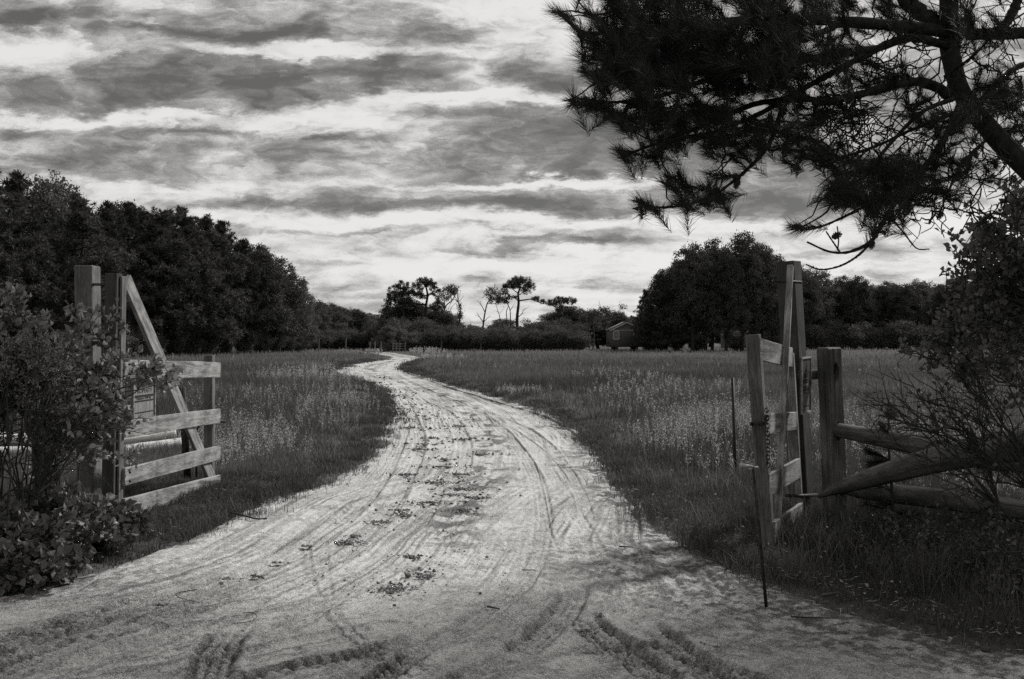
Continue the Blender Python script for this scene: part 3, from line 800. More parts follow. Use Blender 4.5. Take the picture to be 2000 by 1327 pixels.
# sign on the right gate, seen nearly edge on
c_ = P(1550, 752, 8.28) + rn * .09
nosign(c_, rdirv, rn, .42, .45, 'dark notice seen almost edge-on beside the tall dark gate post', mat('faded_sign', lambda t: principled(t, .07, .7)))

# --- split rail fence on the right
def slotpost(p0, p1, label, holes):
    t = thing('fence_post', p0, label, 'post', 'posts of the split rail fence')
    o = beam('shaft', p0, p1, .165, .13, M_WOODR, t, upv=(.86, .5, 0), bev=.012, rough=.012, segs=8)
    L = (Vector(p1) - Vector(p0)).length
    for h in holes:
        bm = bmesh.new(); bmesh.ops.create_cone(bm, cap_ends=True, segments=14, radius1=.5, radius2=.5, depth=1)
        # elongated slot through the post along its thin axis
        bmesh.ops.rotate(bm, cent=(0, 0, 0), matrix=Matrix.Rotation(rad(90), 3, 'X'), verts=bm.verts)
        bmesh.ops.scale(bm, vec=(.16, .5, .065), verts=bm.verts)
        bmesh.ops.translate(bm, vec=(L / 2 - h, 0, 0), verts=bm.verts)
        me = bpy.data.meshes.new('cut'); bm.to_mesh(me); bm.free()
        c = bpy.data.objects.new('cut', me); COL.objects.link(c); c.parent = t; c.matrix_basis = o.matrix_basis
        md = o.modifiers.new('b', 'BOOLEAN'); md.object = c; md.solver = 'EXACT'
        bpy.context.view_layer.update()
        nm = bpy.data.meshes.new_from_object(o.evaluated_get(bpy.context.evaluated_depsgraph_get()))
        o.modifiers.clear(); old = o.data; o.data = nm; nm.name = 'shaft'
        bpy.data.objects.remove(c)
    return t
slotpost(P(1634, 1050, 8.35), P(1619, 679, 8.35), 'weathered slotted post at the start of the split rail fence', [.20, .68])
fa, fb = P(1632, 1040, 8.35), np.array([4.35, 5.5, 0])
slotpost(fb + [0, 0, -.05], fb + [0.0, 0, 1.5], 'slotted post of the split rail fence behind the right shrub', [.20, .68])
def srail(pts, r, label, name='split_rail', flat=.8, m=M_WOODR, cat='rail'):
    pts = spl(pts, 26); n = 9
    g = Geo(); m_ = len(pts)
    T = np.gradient(pts, axis=0); T = unit(T); A = unit(np.cross(T, [0, 0, 1.0])); B = np.cross(A, T)
    th = np.linspace(0, 2 * np.pi, n, endpoint=False)
    rr = np.interp(np.linspace(0, 1, m_), np.linspace(0, 1, len(r)), r)
    base = 1 + .16 * np.abs(np.sin(th * 1.5 + 1)) + .16 * np.sin(th * 3 + 2) + .08 * np.sin(th * 5)
    wob_ = 1 + .07 * (R.normal(size=(m_, n))).cumsum(0) * .25
    rad_ = rr[:, None] * base[None] * np.clip(wob_, .8, 1.25)
    Vv = pts[:, None] + A[:, None] * (np.cos(th)[None] * rad_ * flat)[..., None] + B[:, None] * (np.sin(th)[None] * rad_)[..., None]
    i = np.arange(m_ - 1)[:, None] * n; j = np.arange(n)[None]; j2 = (j + 1) % n
    Q = np.stack([i + j, i + j2, i + n + j2, i + n + j], -1).reshape(-1, 4)
    Vv = np.vstack([Vv.reshape(-1, 3), pts[0], pts[-1]]); c0 = m_ * n
    g.add(Vv, Q, [[c0, (k + 1) % n, k] for k in range(n)] + [[c0 + 1, (m_ - 1) * n + k, (m_ - 1) * n + (k + 1) % n] for k in range(n)])
    # work in a frame along the rail so the grain runs lengthwise
    o = g.obj(name, m, smooth=False)
    a, b = Vector(pts[0]), Vector(pts[-1]); x = (b - a).normalized(); y = Vector((0, 0, 1)).cross(x).normalized(); z = x.cross(y)
    M = Matrix.Translation((a + b) / 2) @ Matrix((x, y, z)).transposed().to_4x4()
    o.data.transform(M.inverted()); o.matrix_basis = M
    tag(o, label, cat); return o
srail([P(1612, 836, 8.38), P(1700, 853, 8.0), P(1850, 880, 7.4), P(2010, 905, 6.95), np.array([4.4, 5.5, .93])], [.05, .062, .07, .066, .07], 'upper rail of the fence, running right from the slotted post')
srail([P(1625, 945, 8.38), P(1700, 960, 8.1), P(1850, 978, 7.7), P(2010, 1004, 7.3), np.array([4.4, 5.5, .43])], [.055, .07, .07, .075, .07], 'lower rail of the fence, low behind the small pine seedling')
srail([P(1598, 970, 7.95), P(1660, 945, 7.7), P(1800, 905, 7.1), P(1900, 885, 6.7), P(2010, 868, 6.3), P(2120, 850, 5.9)], [.012, .05, .075, .085, .09, .09], 'broken rail with a pointed end propped slantwise across the fence')
srail([P(1562, 733, 8.6), P(1585, 732, 8.5), P(1612, 730, 8.4)], [.034, .034, .034], 'short level rail joining the tall gate post to the slotted post', m=M_WOODD)

# --- stakes and rods
def rod(name, pts, r, m, label, cat, n=8):
    t = thing(name, pts[0], label, cat); g = Geo(); tube(g, pts, r, n); g.obj('shaft', m, t, smooth=False); return t
st = rod('metal_stake', [P(1437, 956, 10.95), P(1431, 738, 10.95)], .018, M_METAL, 'thin dark stake standing alone in the pale weeds left of the right gate', 'stake', 4)
rp = rod('iron_rod', [P(1497, 1190, 6.06), P(1484, 1050, 6.03), P(1471, 912, 6.0)], .0105, M_METAL, 'thin iron rod with a pale crossbar stuck in the sand before the right gate', 'rod')
g = Geo(); tube(g, [P(1446, 908, 5.97), P(1470, 913, 6.0)], .0105, 8); tube(g, [P(1463, 915, 5.99), P(1480, 914, 6.02)], .009, 8); g.obj('crossbar', M_GALV, rp)
t = thing('metal_post', P(368, 960, 11.4), 'black steel T-section post standing behind the boards of the left gate', 'post')
g = Geo(); a, b = P(368, 960, 11.4), P(355, 757, 11.4)
for ox, oy, wx, wy in ((0, 0, .05, .006), (0, .025, .006, .05)):
    v = []
    for q in (a, b):
        for sx, sy in ((-1, -1), (1, -1), (1, 1), (-1, 1)): v.append(q + [ox + sx * wx * .8, oy + sy * wy, 0])
    g.add(v, [[0, 1, 2, 3], [4, 7, 6, 5], [0, 4, 5, 1], [1, 5, 6, 2], [2, 6, 7, 3], [3, 7, 4, 0]])
g.obj('shaft', M_METAL, t)
rod('bent_rod', [P(384, 945, 11.3), P(383, 860, 11.3), P(385, 838, 11.3), P(392, 826, 11.3), P(402, 822, 11.3)], .011, M_METAL, 'thin bent rod beside the far stile of the left gate', 'rod')
# --- pale logs lying in the grass
def log(p0, p1, r, label):
    o = srail([p0, mm(p0, p1, .3), mm(p0, p1, .7), p1], [r * .97, r, r * .98, r * .85], label, 'peeled_log', .98, M_PALE, 'log')
    o['group'] = 'pale logs lying in the grass'
    return o
log(P(150, 872, 13.9), P(343, 847, 14.5), .085, 'pale peeled log lying uppermost behind the left gate')
log(P(120, 900, 13.4), P(357, 867, 14.1), .10, 'thicker pale log lying in front of the others, its right end at the black post')
log(P(-60, 856, 13.9), P(98, 860, 13.8), .09, 'pale log seen through the bush twigs at the far left')
log(P(-60, 888, 13.3), P(90, 882, 13.5), .08, 'dimmer pale log under the twigs at the far left')

# ------------------------------------------------------------------ tree prototypes (built once, copied as thing + trunk + crown)
def pine_proto(seed, H=10.0, spread=2.6, bare=.16):
    r = np.random.default_rng(seed)
    gt, gc = Geo(), Geo()
    lean = r.normal(0, .03, 2)
    zz = np.linspace(-.3, H * .97, 14)
    tx = lean[0] * zz + .12 * np.sin(zz * .7 + r.uniform(0, 6)); ty = lean[1] * zz + .12 * np.sin(zz * .6 + r.uniform(0, 6))
    tube(gt, np.stack([tx, ty, zz], 1), np.linspace(.17, .03, 14) * H / 10, 7)
    C = []; W_ = []
    h = H * bare
    while h < H * .98:
        f_ = (h / H - bare) / (1 - bare)
        R0 = spread * (np.sin(np.pi * min(1, f_ * .84 + .25)) ** .7) * (1 - .22 * f_) + .15
        nb = int(r.integers(4, 7)) if f_ < .9 else 3
        for _ in range(nb):
            az = r.uniform(0, 2 * np.pi); L = R0 * r.uniform(.5, 1.18)
            d = np.array([np.cos(az), np.sin(az), 0])
            p0 = np.array([np.interp(h, zz, tx), np.interp(h, zz, ty), h])
            p2 = p0 + d * L + [0, 0, L * r.uniform(.02, .45)]
            p1 = p0 + d * L * .6 + [0, 0, -L * r.uniform(-.02, .12)]
            b = bez(p0, p1, p2, 7); tube(gt, b, np.linspace(.045, .012, 7), 4, False)
            k = int(3 + L * 3.2)
            for t in r.uniform(.32, 1.0, k):
                c = b[min(6, int(t * 6.99))] + r.normal(0, .13 + .10 * L * t, 3) * [1, 1, .5] + [0, 0, .1]
                C.append(c); W_.append(r.uniform(.17, .33))
            C.append(p2); W_.append(.25)
        h += H * r.uniform(.030, .06)
    for k in range(26): C.append(np.array([tx[-1], ty[-1], H * .95]) + r.normal(0, .34, 3) * [1.2, 1.2, .7]); W_.append(.24)
    C = np.array(C); W_ = np.array(W_); n = 34
    c = np.repeat(C, n, 0); w_ = np.repeat(W_, n)
    D = rdir(len(c), r); D[:, 2] += .45; D = unit(D)
    spikes(gc, c + D * (w_ * r.uniform(0, .55, len(c)))[:, None], D + rdir(len(c), r) * .35, w_ * r.uniform(.7, 1.2, len(c)), .07, r)
    return gt, gc
def broad_proto(seed, H=9.0, spread=3.2, base=.12, lobes=16, leaf=.17, dens=1.0, nleaf=26000):
    r = np.random.default_rng(seed)
    gt, gc = Geo(), Geo()
    zz = np.linspace(-.3, H * .55, 8)
    tx = .15 * np.sin(zz * .8 + r.uniform(0, 6)); ty = .15 * np.sin(zz * .7 + r.uniform(0, 6))
    tube(gt, np.stack([tx, ty, zz], 1), np.linspace(.24, .10, 8) * H / 10, 8)
    cl = []
    for k in range(lobes):
        f_ = (k + .5) / lobes
        z = H * (base + (1 - base) * (.12 + .80 * f_ ** .85)); az = k * 2.4 + r.normal(0, .4)
        rr = spread * (1 - max(0, f_ - .45) * 1.5) * r.uniform(.35, .8) * (.7 + .3 * min(1, f_ * 3))
        c = np.array([rr * np.cos(az), rr * np.sin(az), z])
        s = spread * r.uniform(.33, .5) * (1 - .25 * f_)
        cl.append((c, s))
        h0 = min(H * .5, z * .6); p0 = np.array([np.interp(h0, zz, tx), np.interp(h0, zz, ty), h0])
        b = bez(p0, mm(p0, c, .5) + [0, 0, -.2], c, 8); tube(gt, b, np.linspace(.07, .02, 8) * H / 9, 5, False)
        for q in range(5):
            e = c + rdir(1, r)[0] * s * [1, 1, .8]; b2 = bez(b[5], mm(b[5], e, .5) + r.normal(0, .15, 3), e, 5); tube(gt, b2, np.linspace(.022, .008, 5), 3, False)
    cs = []; tot = sum(s * s for _, s in cl)
    for c, s in cl:
        m_ = int(nleaf / 45 * s * s / tot)
        d = rdir(m_, r); d[:, 2] += .15; d = unit(d)
        q = c + d * (s * r.uniform(.5, 1.08, m_) ** .6)[:, None] * [1, 1, .78]
        cs.append(q)
    C = np.concatenate(cs); C = C[C[:, 2] > .15]; n = int(45 * dens)
    c = np.repeat(C, n, 0)
    off = r.normal(0, 1, (len(c), 3)) * [.20, .20, .13] * (H / 9)
    D = rdir(len(c), r); D[:, 2] -= .1
    rhombs(gc, c + off, D, leaf * r.uniform(.7, 1.3, len(c)), leaf * .6, 0, r)
    return gt, gc
def shrub_proto(seed, H=3.0, spread=1.8, leaf=.13, nleaf=12000):
    r = np.random.default_rng(seed); gt, gc = Geo(), Geo(); C = []
    for k in range(11):
        az = r.uniform(0, 6.28); L = spread * r.uniform(.2, .85); z = H * r.uniform(.45, .92)
        e = np.array([L * np.cos(az), L * np.sin(az), z]); b = bez(np.array([.1 * np.cos(az), .1 * np.sin(az), -.1]), np.array([e[0] * .3, e[1] * .3, z * .7]), e, 7)
        tube(gt, b, np.linspace(.035, .01, 7), 4, False)
        for q in range(int(nleaf / 11 / 34)):
            C.append(b[r.integers(2, 7)] + rdir(1, r)[0] * r.uniform(.1, 1) ** .5 * np.array([.75, .75, .55]) * spread * .45)
    C = np.array(C); C[:, 2] = np.abs(C[:, 2]); c = np.repeat(C, 34, 0)
    rhombs(gc, c + r.normal(0, .15, (len(c), 3)), rdir(len(c), r), leaf * r.uniform(.7, 1.3, len(c)), leaf * .6, 0, r)
    return gt, gc

PROTO = {}
def reg(key, gg, crown_mat, H, bark=M_BARK):
    gt, gc = gg
    PROTO[key] = (gt.mesh('trunk', bark, True), gc.mesh('crown', crown_mat), H)
reg('pineA', pine_proto(1, 10, 2.5), M_PINEF, 10); reg('pineB', pine_proto(2, 10, 3.0, .10), M_PINEF, 10)
reg('pineC', pine_proto(3, 10, 2.1, .22), M_PINEF, 10); reg('pineD', pine_proto(4, 10, 2.8, .13), M_PINEL, 10)
reg('oakA', broad_proto(5, 9, 3.4), M_OAK, 9); reg('oakB', broad_proto(6, 9, 3.0, .08, 18), M_OAK, 9); reg('oakC', broad_proto(7, 9, 3.8, .15, 20), M_OAK, 9)
reg('broadA', broad_proto(8, 8, 2.9, .04, 15, .16), M_BROAD, 8); reg('broadB', broad_proto(9, 8, 3.3, .05, 17, .16), M_BROAD, 8)
reg('shrubA', shrub_proto(10), M_SHRUBF, 3); reg('shrubB', shrub_proto(11, 3, 2.2), M_SHRUBF, 3); reg('shrubC', shrub_proto(12, 3, 1.5, .11), M_BROAD, 3)

ORD = ['first', 'second', 'third', 'fourth', 'fifth', 'sixth', 'seventh', 'eighth', 'ninth', 'tenth', 'eleventh', 'twelfth', 'thirteenth', 'fourteenth', 'fifteenth', 'sixteenth', 'seventeenth', 'eighteenth', 'nineteenth', 'twentieth']
def plant(key, name, cat, px, Y, top=None, H=None, wid=1.0, label='', group=None, rot=None):
    tr_m, cr_m, H0 = PROTO[key]
    X = (px - 1000) * Y / FPX
    if H is None: H = EYE + (HOR - top) * Y / FPX
    if key[0] in 'ob': H *= 1.08
    z = float(gz(np.array([X]), np.array([Y]))[0])
    t = thing(name, (X, Y, z), label, cat, group)
    s = H / H0
    t.scale = (s * wid, s * wid, s); t.rotation_euler = (0, 0, R.uniform(0, 6.28) if rot is None else rot)
    for nm, me in (('trunk' if name != 'shrub' else 'stems', tr_m), ('crown', cr_m)):
        o = bpy.data.objects.new(nm, me); COL.objects.link(o); o.parent = t
    return t

# --- left wood, front row then the trees behind
front = [('pineB', -30, 62, 318, 1.1), ('pineA', 22, 66, 345, .95), ('broadB', 92, 74, 366, .8), ('pineD', 150, 70, 385, 1.1), ('pineA', 205, 77, 402, 1.0), ('pineB', 255, 80, 400, 1.0), ('pineC', 305, 79, 408, 1.25), ('pineA', 350, 84, 412, 1.15),
         ('pineD', 397, 87, 424, 1.1), ('pineB', 432, 91, 436, .95), ('pineA', 472, 94, 474, 1.1), ('oakB', 508, 97, 498, 1.0), ('oakA', 543, 100, 520, .95), ('broadA', 572, 103, 556, 1.05), ('broadB', 594, 112, 598, .9)]
nm_ = {'pine': ('pine_tree', 'pine', 'dark knobbly pine'), 'oak': ('oak_tree', 'tree', 'dark round-headed tree'), 'broa': ('leafy_tree', 'tree', 'paler leafy tree')}
for i, (k, px, Y, top, wd) in enumerate(front):
    a, c, d = nm_[k[:4].rstrip('ABCD')]
    plant(k, a, c, px, Y, top, wid=wd, label=f'{d} in the front row of the left wood, {ORD[i]} from the left', group='trees of the left wood')
back = [('pineA', -90, 80, 330, 1.2), ('pineB', 60, 86, 392, 1.3), ('pineC', 120, 84, 402, 1.5), ('pineA', 178, 90, 412, 1.4), ('oakA', 232, 92, 420, 1.2), ('pineB', 285, 92, 418, 1.3), ('pineD', 330, 96, 424, 1.3), ('pineA', 380, 98, 438, 1.3), ('pineB', 420, 102, 452, 1.2), ('oakC', 470, 106, 500, 1.1), ('oakB', 520, 110, 532, 1.1)]
for i, (k, px, Y, top, wd) in enumerate(back):
    a, c, d = nm_[k[:4].rstrip('ABCD')]
    plant(k, a, c, px, Y, top, wid=wd, label=f'{d} in the second row of the left wood, {ORD[i]} from the left', group='trees of the left wood')
xs = [215, 262, 300, 340, 372, 410, 440, 476, 505, 535, 560, 582]
for i, px in enumerate(xs):
    plant(['shrubA', 'shrubB', 'shrubC'][i % 3], 'shrub', 'shrub', px, 74 + (px - 215) * .078, H=float(R.uniform(1.9, 3.0)), wid=float(R.uniform(.9, 1.3)), label=f'low shrub along the foot of the left wood, {ORD[i]} from the left', group='shrubs along the left wood')
# --- receding leafy wood beyond
far = [(612, 128, 594), (628, 137, 598), (646, 135, 598), (664, 142, 606), (682, 146, 608), (700, 144, 611), (716, 150, 617), (732, 155, 621), (748, 158, 626), (764, 165, 628), (785, 170, 632)]
for i, (px, Y, top) in enumerate(far):
    plant(['broadB', 'oakB', 'broadA', 'oakA'][i % 4], 'leafy_tree', 'tree', px, Y, top, wid=1.25, label=f'low rounded tree of the far wood beyond the bend, {ORD[i]} from the left', group='trees of the far wood beyond the bend')
plant('broadA', 'leafy_tree', 'tree', 757, 116, 640, wid=1.3, label='small pale leafy tree on thin stems beside the bend of the road')
plant('shrubA', 'shrub', 'shrub', 733, 119, H=1.6, label='small bush beside the little trees at the bend of the road')
for i, px in enumerate([604, 620, 637, 655, 672, 690, 708, 726]):
    plant(['shrubB', 'shrubA', 'shrubC'][i % 3], 'shrub', 'shrub', px, 124 + i * 1.5, H=2.6, wid=1.6, label=f'shrub along the foot of the far wood, {ORD[i]} from the left', group='shrubs along the far wood')
for i, px in enumerate([1215, 1250, 1285, 1320, 1355, 1390, 1425, 1460, 1495, 1530]):
    plant(['broadA', 'broadB'][i % 2], 'leafy_tree', 'tree', px, 172, 622, wid=2.4, label=f'distant low tree glimpsed behind the big clump, {ORD[i]} from the left', group='distant trees behind the big clump')
# --- right big clump
clump = [('pineD', 1262, 112, 560, 1.0), ('pineB', 1292, 108, 535, 1.05), ('oakB', 1322, 110, 512, .9), ('oakA', 1352, 107, 484, .95), ('oakC', 1392, 110, 489, .85), ('oakB', 1420, 106, 484, .8), ('oakA', 1452, 108, 467, .85), ('oakC', 1490, 109, 480, .85), ('oakB', 1520, 112, 506, .9), ('pineA', 1245, 116, 596, 1.1), ('oakC', 1375, 120, 500, 1.1), ('oakA', 1470, 121, 490, 1.1)]
clump = clump[:9] + [('oakB', 1300, 120, 540, 1.1), clump[10], clump[11]]
for i, (k, px, Y, top, wd) in enumerate(clump):
    a, c, d = nm_[k[:4].rstrip('ABCD')]
    plant(k, a, c, px, Y, top + [8, 4, 12, 10, 4, 22, 6, 20, 8, 0, 14, 10][i], wid=wd * .86, label=(f'{d} in the big clump by the shed, {ORD[i]} from the left' if i < 9 else f'{d} at the back of the big clump, {["behind its left half", "behind its middle", "behind its right half"][i - 9]}'), group='trees of the big clump right of the shed')
plant('pineA', 'pine_tree', 'pine', 1266, 109, 606, wid=1.0, label='low dark pine whose left boughs overhang the shed', group='trees of the big clump right of the shed')
for i, px in enumerate([1268, 1292, 1318, 1360, 1438, 1512]):
    plant(['shrubB', 'shrubA', 'shrubC'][i % 3], 'shrub', 'shrub', px, 113 + i % 3, H=1.9 + (i * 7 % 4) * .35, wid=1.25, label=f'shrub in the shade under the big clump, {ORD[i]} from the left', group='shrubs under the big clump')
# --- right wood
rw = [(1556, 128, 530), (1590, 132, 535), (1612, 136, 560), (1645, 134, 556), (1672, 130, 552), (1702, 135, 566), (1735, 133, 566), (1768, 130, 566), (1800, 134, 556), (1835, 131, 560), (1872, 134, 556), (1910, 130, 552), (1950, 134, 556), (1990, 131, 560), (2035, 134, 556)]
for i, (px, Y, top) in enumerate(rw):
    plant(['oakA', 'broadB', 'pineD', 'oakC', 'oakB', 'broadA', 'oakC'][i % 7], 'leafy_tree' if i % 7 != 2 else 'pine_tree', 'tree', px, Y, top, wid=1.0, label=f'tree in the front of the wood across the right field, {ORD[i]} from the left', group='trees of the right wood')
for i, px in enumerate([1580, 1625, 1665, 1700, 1750, 1795, 1840, 1885, 1930, 1975, 2020]):
    plant(['oakC', 'oakA'][i % 2], 'leafy_tree', 'tree', px, 145, 570, wid=1.3, label=f'tree at the back of the wood across the right field, {ORD[i]} from the left', group='trees of the right wood')

for i in range(18):
    plant(['shrubB', 'shrubA', 'shrubC'][i % 3], 'shrub', 'shrub', 1556 + i * 27, 127, H=2.4 + (i * 7 % 5) * .35, wid=1.4, label=f'shrub along the foot of the right wood, {ORD[i]} from the left', group='shrubs along the right wood')

# --- the old pines in the middle, traced as trunks, limbs and foliage pads
def pad_tree(name, cat, label, Y, trunk, tw, limbs, pads, m, spiky=True, bark=M_BARK, dens=1.0, group=None, seed=0):
    """trunk/limbs: picture points; pads: (px, py, rx, ry[, density]) in picture pixels"""
    r = np.random.default_rng(900 + seed)
    def Q(p, dy=0): return P(p[0], p[1], Y) + [0, dy, 0]
    t = thing(name, (Q(trunk[0])[0], Y, 0), label, cat, group)
    g = Geo(); tp = spl([Q(p) for p in trunk], 20)
    if tp[0][2] > .1 and trunk[0][1] > 675: tp[0][2] = -.1
    tube(g, tp, np.linspace(tw, tw * .45, len(tp)) * .8, 7)
    gtr = g
    pts = [tp]
    for lb, lw in limbs:
        dy = r.uniform(-1.0, 1.0)
        lp = [Q(p, dy * k / max(1, len(lb) - 1)) for k, p in enumerate(lb)]
        lp = spl(lp, 12); g = Geo(); tube(g, lp, np.linspace(lw, lw * .35, len(lp)), 5); g.obj('limb', bark, t, True); pts.append(lp)
    if not pads:
        gtr.obj('trunk', bark, t, True); return t
    allp = np.concatenate(pts)
    g = Geo(); gb = gtr; s = Y / FPX
    for pd in pads:
        px, py, rx, ry = pd[:4]; dn = (pd[4] if len(pd) > 4 else 1.0) * dens
        c = Q((px, py), r.uniform(-.6, .6)); rx *= s * 1.22; ry *= s * 1.15
        m_ = max(5, int(40 * dn * rx * ry / .35 * .55))
        d = rdir(m_, r) * (r.uniform(0, 1, m_) ** .4)[:, None] * [rx, rx * .95, ry]
        cc = c + d
        e = allp[np.argmin(((allp - c) ** 2).sum(1))]
        for q in cc[:max(5, m_ // 5)]:
            tube(gb, bez(e, mm(e, q, .6) + [0, 0, -.1 * rx], q, 5), np.linspace(.035, .012, 5), 3, False)
        n = 26; k = np.repeat(cc, n, 0); D = rdir(len(k), r); D[:, 2] += .25 if spiky else 0
        if spiky: spikes(g, k + D * .08, D, r.uniform(.14, .30, len(k)), .075, r)
        else: rhombs(g, k + r.normal(0, .17, (len(k), 3)), D, r.uniform(.12, .24, len(k)), .12, 0, r)
    gb.obj('trunk', bark, t); g.obj('crown', m, t)
    return t
Yc = 128
GRP = 'old trees standing above the thicket'
pad_tree('pine_tree', 'pine', 'broad dense pine at the left end of the middle thicket', Yc, [(789, 686), (788, 640), (787, 600), (783, 575)], .22,
         [([(788, 610), (775, 600), (764, 592)], .09), ([(788, 600), (798, 585)], .09)],
         [(784, 558, 13, 8), (775, 570, 17, 11), (795, 572, 13, 10), (765, 583, 12, 9), (783, 588, 22, 8), (756, 596, 9, 8, .6), (755, 606, 8, 7, .7), (768, 608, 9, 6, .5), (764, 616, 5, 5, .6), (800, 590, 8, 8)], M_PINEF, True, seed=1, group=GRP)
pad_tree('pine_tree', 'pine', 'tall flat-topped pine with a curling low left limb above the thicket', Yc - 1, [(829, 686), (830, 640), (831, 605), (835, 578), (832, 560)], .30,
         [([(831, 595), (815, 594), (805, 590), (802, 584)], .12), ([(835, 578), (822, 576), (812, 578)], .10), ([(834, 580), (845, 570), (850, 566)], .10), ([(831, 602), (845, 600), (853, 598)], .10)],
         [(831, 547, 15, 4), (828, 554, 23, 5), (842, 556, 14, 5), (815, 561, 14, 5), (850, 566, 9, 5), (812, 572, 15, 5), (822, 579, 14, 4), (843, 573, 9, 5, .6), (856, 587, 6, 7), (855, 598, 13, 8), (846, 603, 8, 4)], M_PINEF, True, seed=2, group=GRP)
pad_tree('thin_tree', 'tree', 'thin sparse tree leaning right between the flat-topped pine and the bare snag', Yc + 2, [(862, 686), (864, 630), (870, 600), (882, 588), (890, 575)], .13,
         [([(870, 602), (868, 585), (872, 570)], .06), ([(878, 612), (882, 600), (892, 590)], .05), ([(882, 588), (880, 570)], .05)],
         [(872, 564, 9, 7, .5), (884, 566, 9, 8, .55), (888, 568, 6, 6, 1.2), (872, 582, 10, 10, .3), (862, 575, 9, 9, .3), (862, 618, 12, 9, .9), (876, 620, 10, 9, .9), (882, 628, 8, 6), (858, 606, 8, 6, .7), (850, 620, 8, 8, .7)], M_BROAD, False, seed=3, group=GRP)
pad_tree('bare_tree', 'tree', 'bare snag wrapped in ivy with a fan of fine twigs on top', Yc, [(896, 650), (898, 625), (899, 605), (895, 590), (894, 575)], .16,
         [([(895, 592), (889, 580), (885, 572)], .05), ([(895, 590), (902, 583), (906, 577)], .04), ([(894, 580), (893, 565)], .035), ([(895, 586), (899, 575), (900, 570)], .03), ([(896, 592), (886, 585), (878, 598), (874, 612)], .05)],
         [(899, 614, 2.6, 6, 2), (896, 634, 3, 6, 2), (898, 600, 2, 5, 1.5)], M_SHRUBF, False, M_BARKDEAD, seed=4, group=GRP)
pad_tree('bare_tree', 'tree', 'dead forked tree with spreading bare arms beside sparse foliage', Yc - 1, [(943, 645), (945, 625), (948, 608), (952, 592), (958, 584)], .15,
         [([(944, 630), (937, 620), (931, 611)], .07), ([(936, 619), (927, 615)], .03), ([(946, 628), (952, 622), (958, 617)], .05), ([(947, 610), (941, 598), (933, 588)], .06), ([(940, 598), (937, 584)], .03), ([(952, 594), (962, 593), (972, 596)], .05), ([(958, 584), (966, 574)], .05)],
         [(955, 574, 8, 7, .45), (966, 568, 10, 6, .5), (966, 584, 12, 6, .7), (978, 576, 8, 6, .4), (972, 590, 8, 3, .5)], M_BROAD, False, M_BARKDEAD, seed=5, group=GRP)
pad_tree('bare_tree', 'tree', 'short broken snag poking out of the thicket', Yc, [(919, 648), (919, 636), (920, 629)], .06, [], [], M_BROAD, bark=M_BARKDEAD, seed=6, group=GRP)
pad_tree('bare_tree', 'tree', 'twisting bare stems just left of the tallest flat-topped pine', Yc + 1, [(998, 650), (997, 628), (996, 605), (990, 592)], .11,
         [([(996, 607), (1001, 600), (1004, 594)], .05), ([(988, 640), (990, 625), (989, 610), (993, 598), (992, 590)], .08), ([(978, 640), (976, 620), (972, 606), (968, 594)], .07), ([(976, 612), (984, 604)], .03), ([(974, 610), (966, 607)], .03), ([(983, 645), (981, 632), (978, 622)], .04)],
         [(990, 590, 9, 5, .5), (980, 590, 9, 3, .6)], M_PINEF, True, M_BARKDEAD, seed=7, group=GRP)
pad_tree('pine_tree', 'pine', 'tallest flat-topped pine with a bare trunk and a long right limb', Yc - 2, [(1009, 686), (1010, 650), (1010, 620), (1013, 592), (1012, 575), (1016, 562)], .30,
         [([(1013, 588), (1026, 586), (1038, 585), (1050, 590), (1062, 594)], .10), ([(1013, 590), (1006, 582), (998, 580)], .08), ([(1012, 573), (1005, 568), (1000, 562)], .08), ([(1010, 622), (1020, 612), (1023, 605), (1033, 600)], .06), ([(1020, 614), (1027, 611)], .03), ([(1009, 622), (1004, 626), (1000, 629)], .05), ([(1015, 576), (1022, 570)], .07)],
         [(1018, 545, 16, 4), (1010, 550, 22, 6), (1024, 553, 15, 6), (1000, 558, 14, 5), (1012, 559, 20, 5), (1034, 556, 9, 5), (1028, 569, 10, 6, .7), (1040, 563, 5, 6, .6), (985, 560, 5, 4), (985, 572, 9, 8, .6), (1001, 582, 10, 3.5, .8), (986, 585, 10, 3), (1043, 583, 5, 3.2), (1052, 585, 9, 4), (1061, 590, 7, 3.5)], M_PINEF, True, seed=8, group=GRP)
pad_tree('thin_tree', 'tree', 'umbrella-shaped tree on several thin stems right of the tallest pine', Yc + 1, [(1096, 686), (1095, 640), (1094, 618), (1088, 604), (1078, 596)], .15,
         [([(1095, 640), (1102, 616), (1103, 600)], .06), ([(1094, 618), (1092, 600)], .05), ([(1100, 622), (1112, 606), (1117, 596)], .05), ([(1082, 640), (1074, 628), (1062, 622), (1058, 613)], .05), ([(1070, 625), (1066, 615), (1072, 611)], .03), ([(1080, 632), (1084, 626)], .03)],
         [(1100, 585, 16, 4), (1090, 590, 18, 5), (1112, 588, 14, 5), (1123, 591, 6, 3), (1070, 594, 5, 3), (1078, 592, 9, 4), (1096, 600, 14, 7, .6), (1098, 612, 10, 6, .5), (1094, 618, 5, 6), (1118, 612, 12, 6, .8), (1110, 622, 14, 8, .9), (1084, 620, 5, 4), (1128, 620, 8, 6, .8)], M_PINEF, True, seed=9, group=GRP)
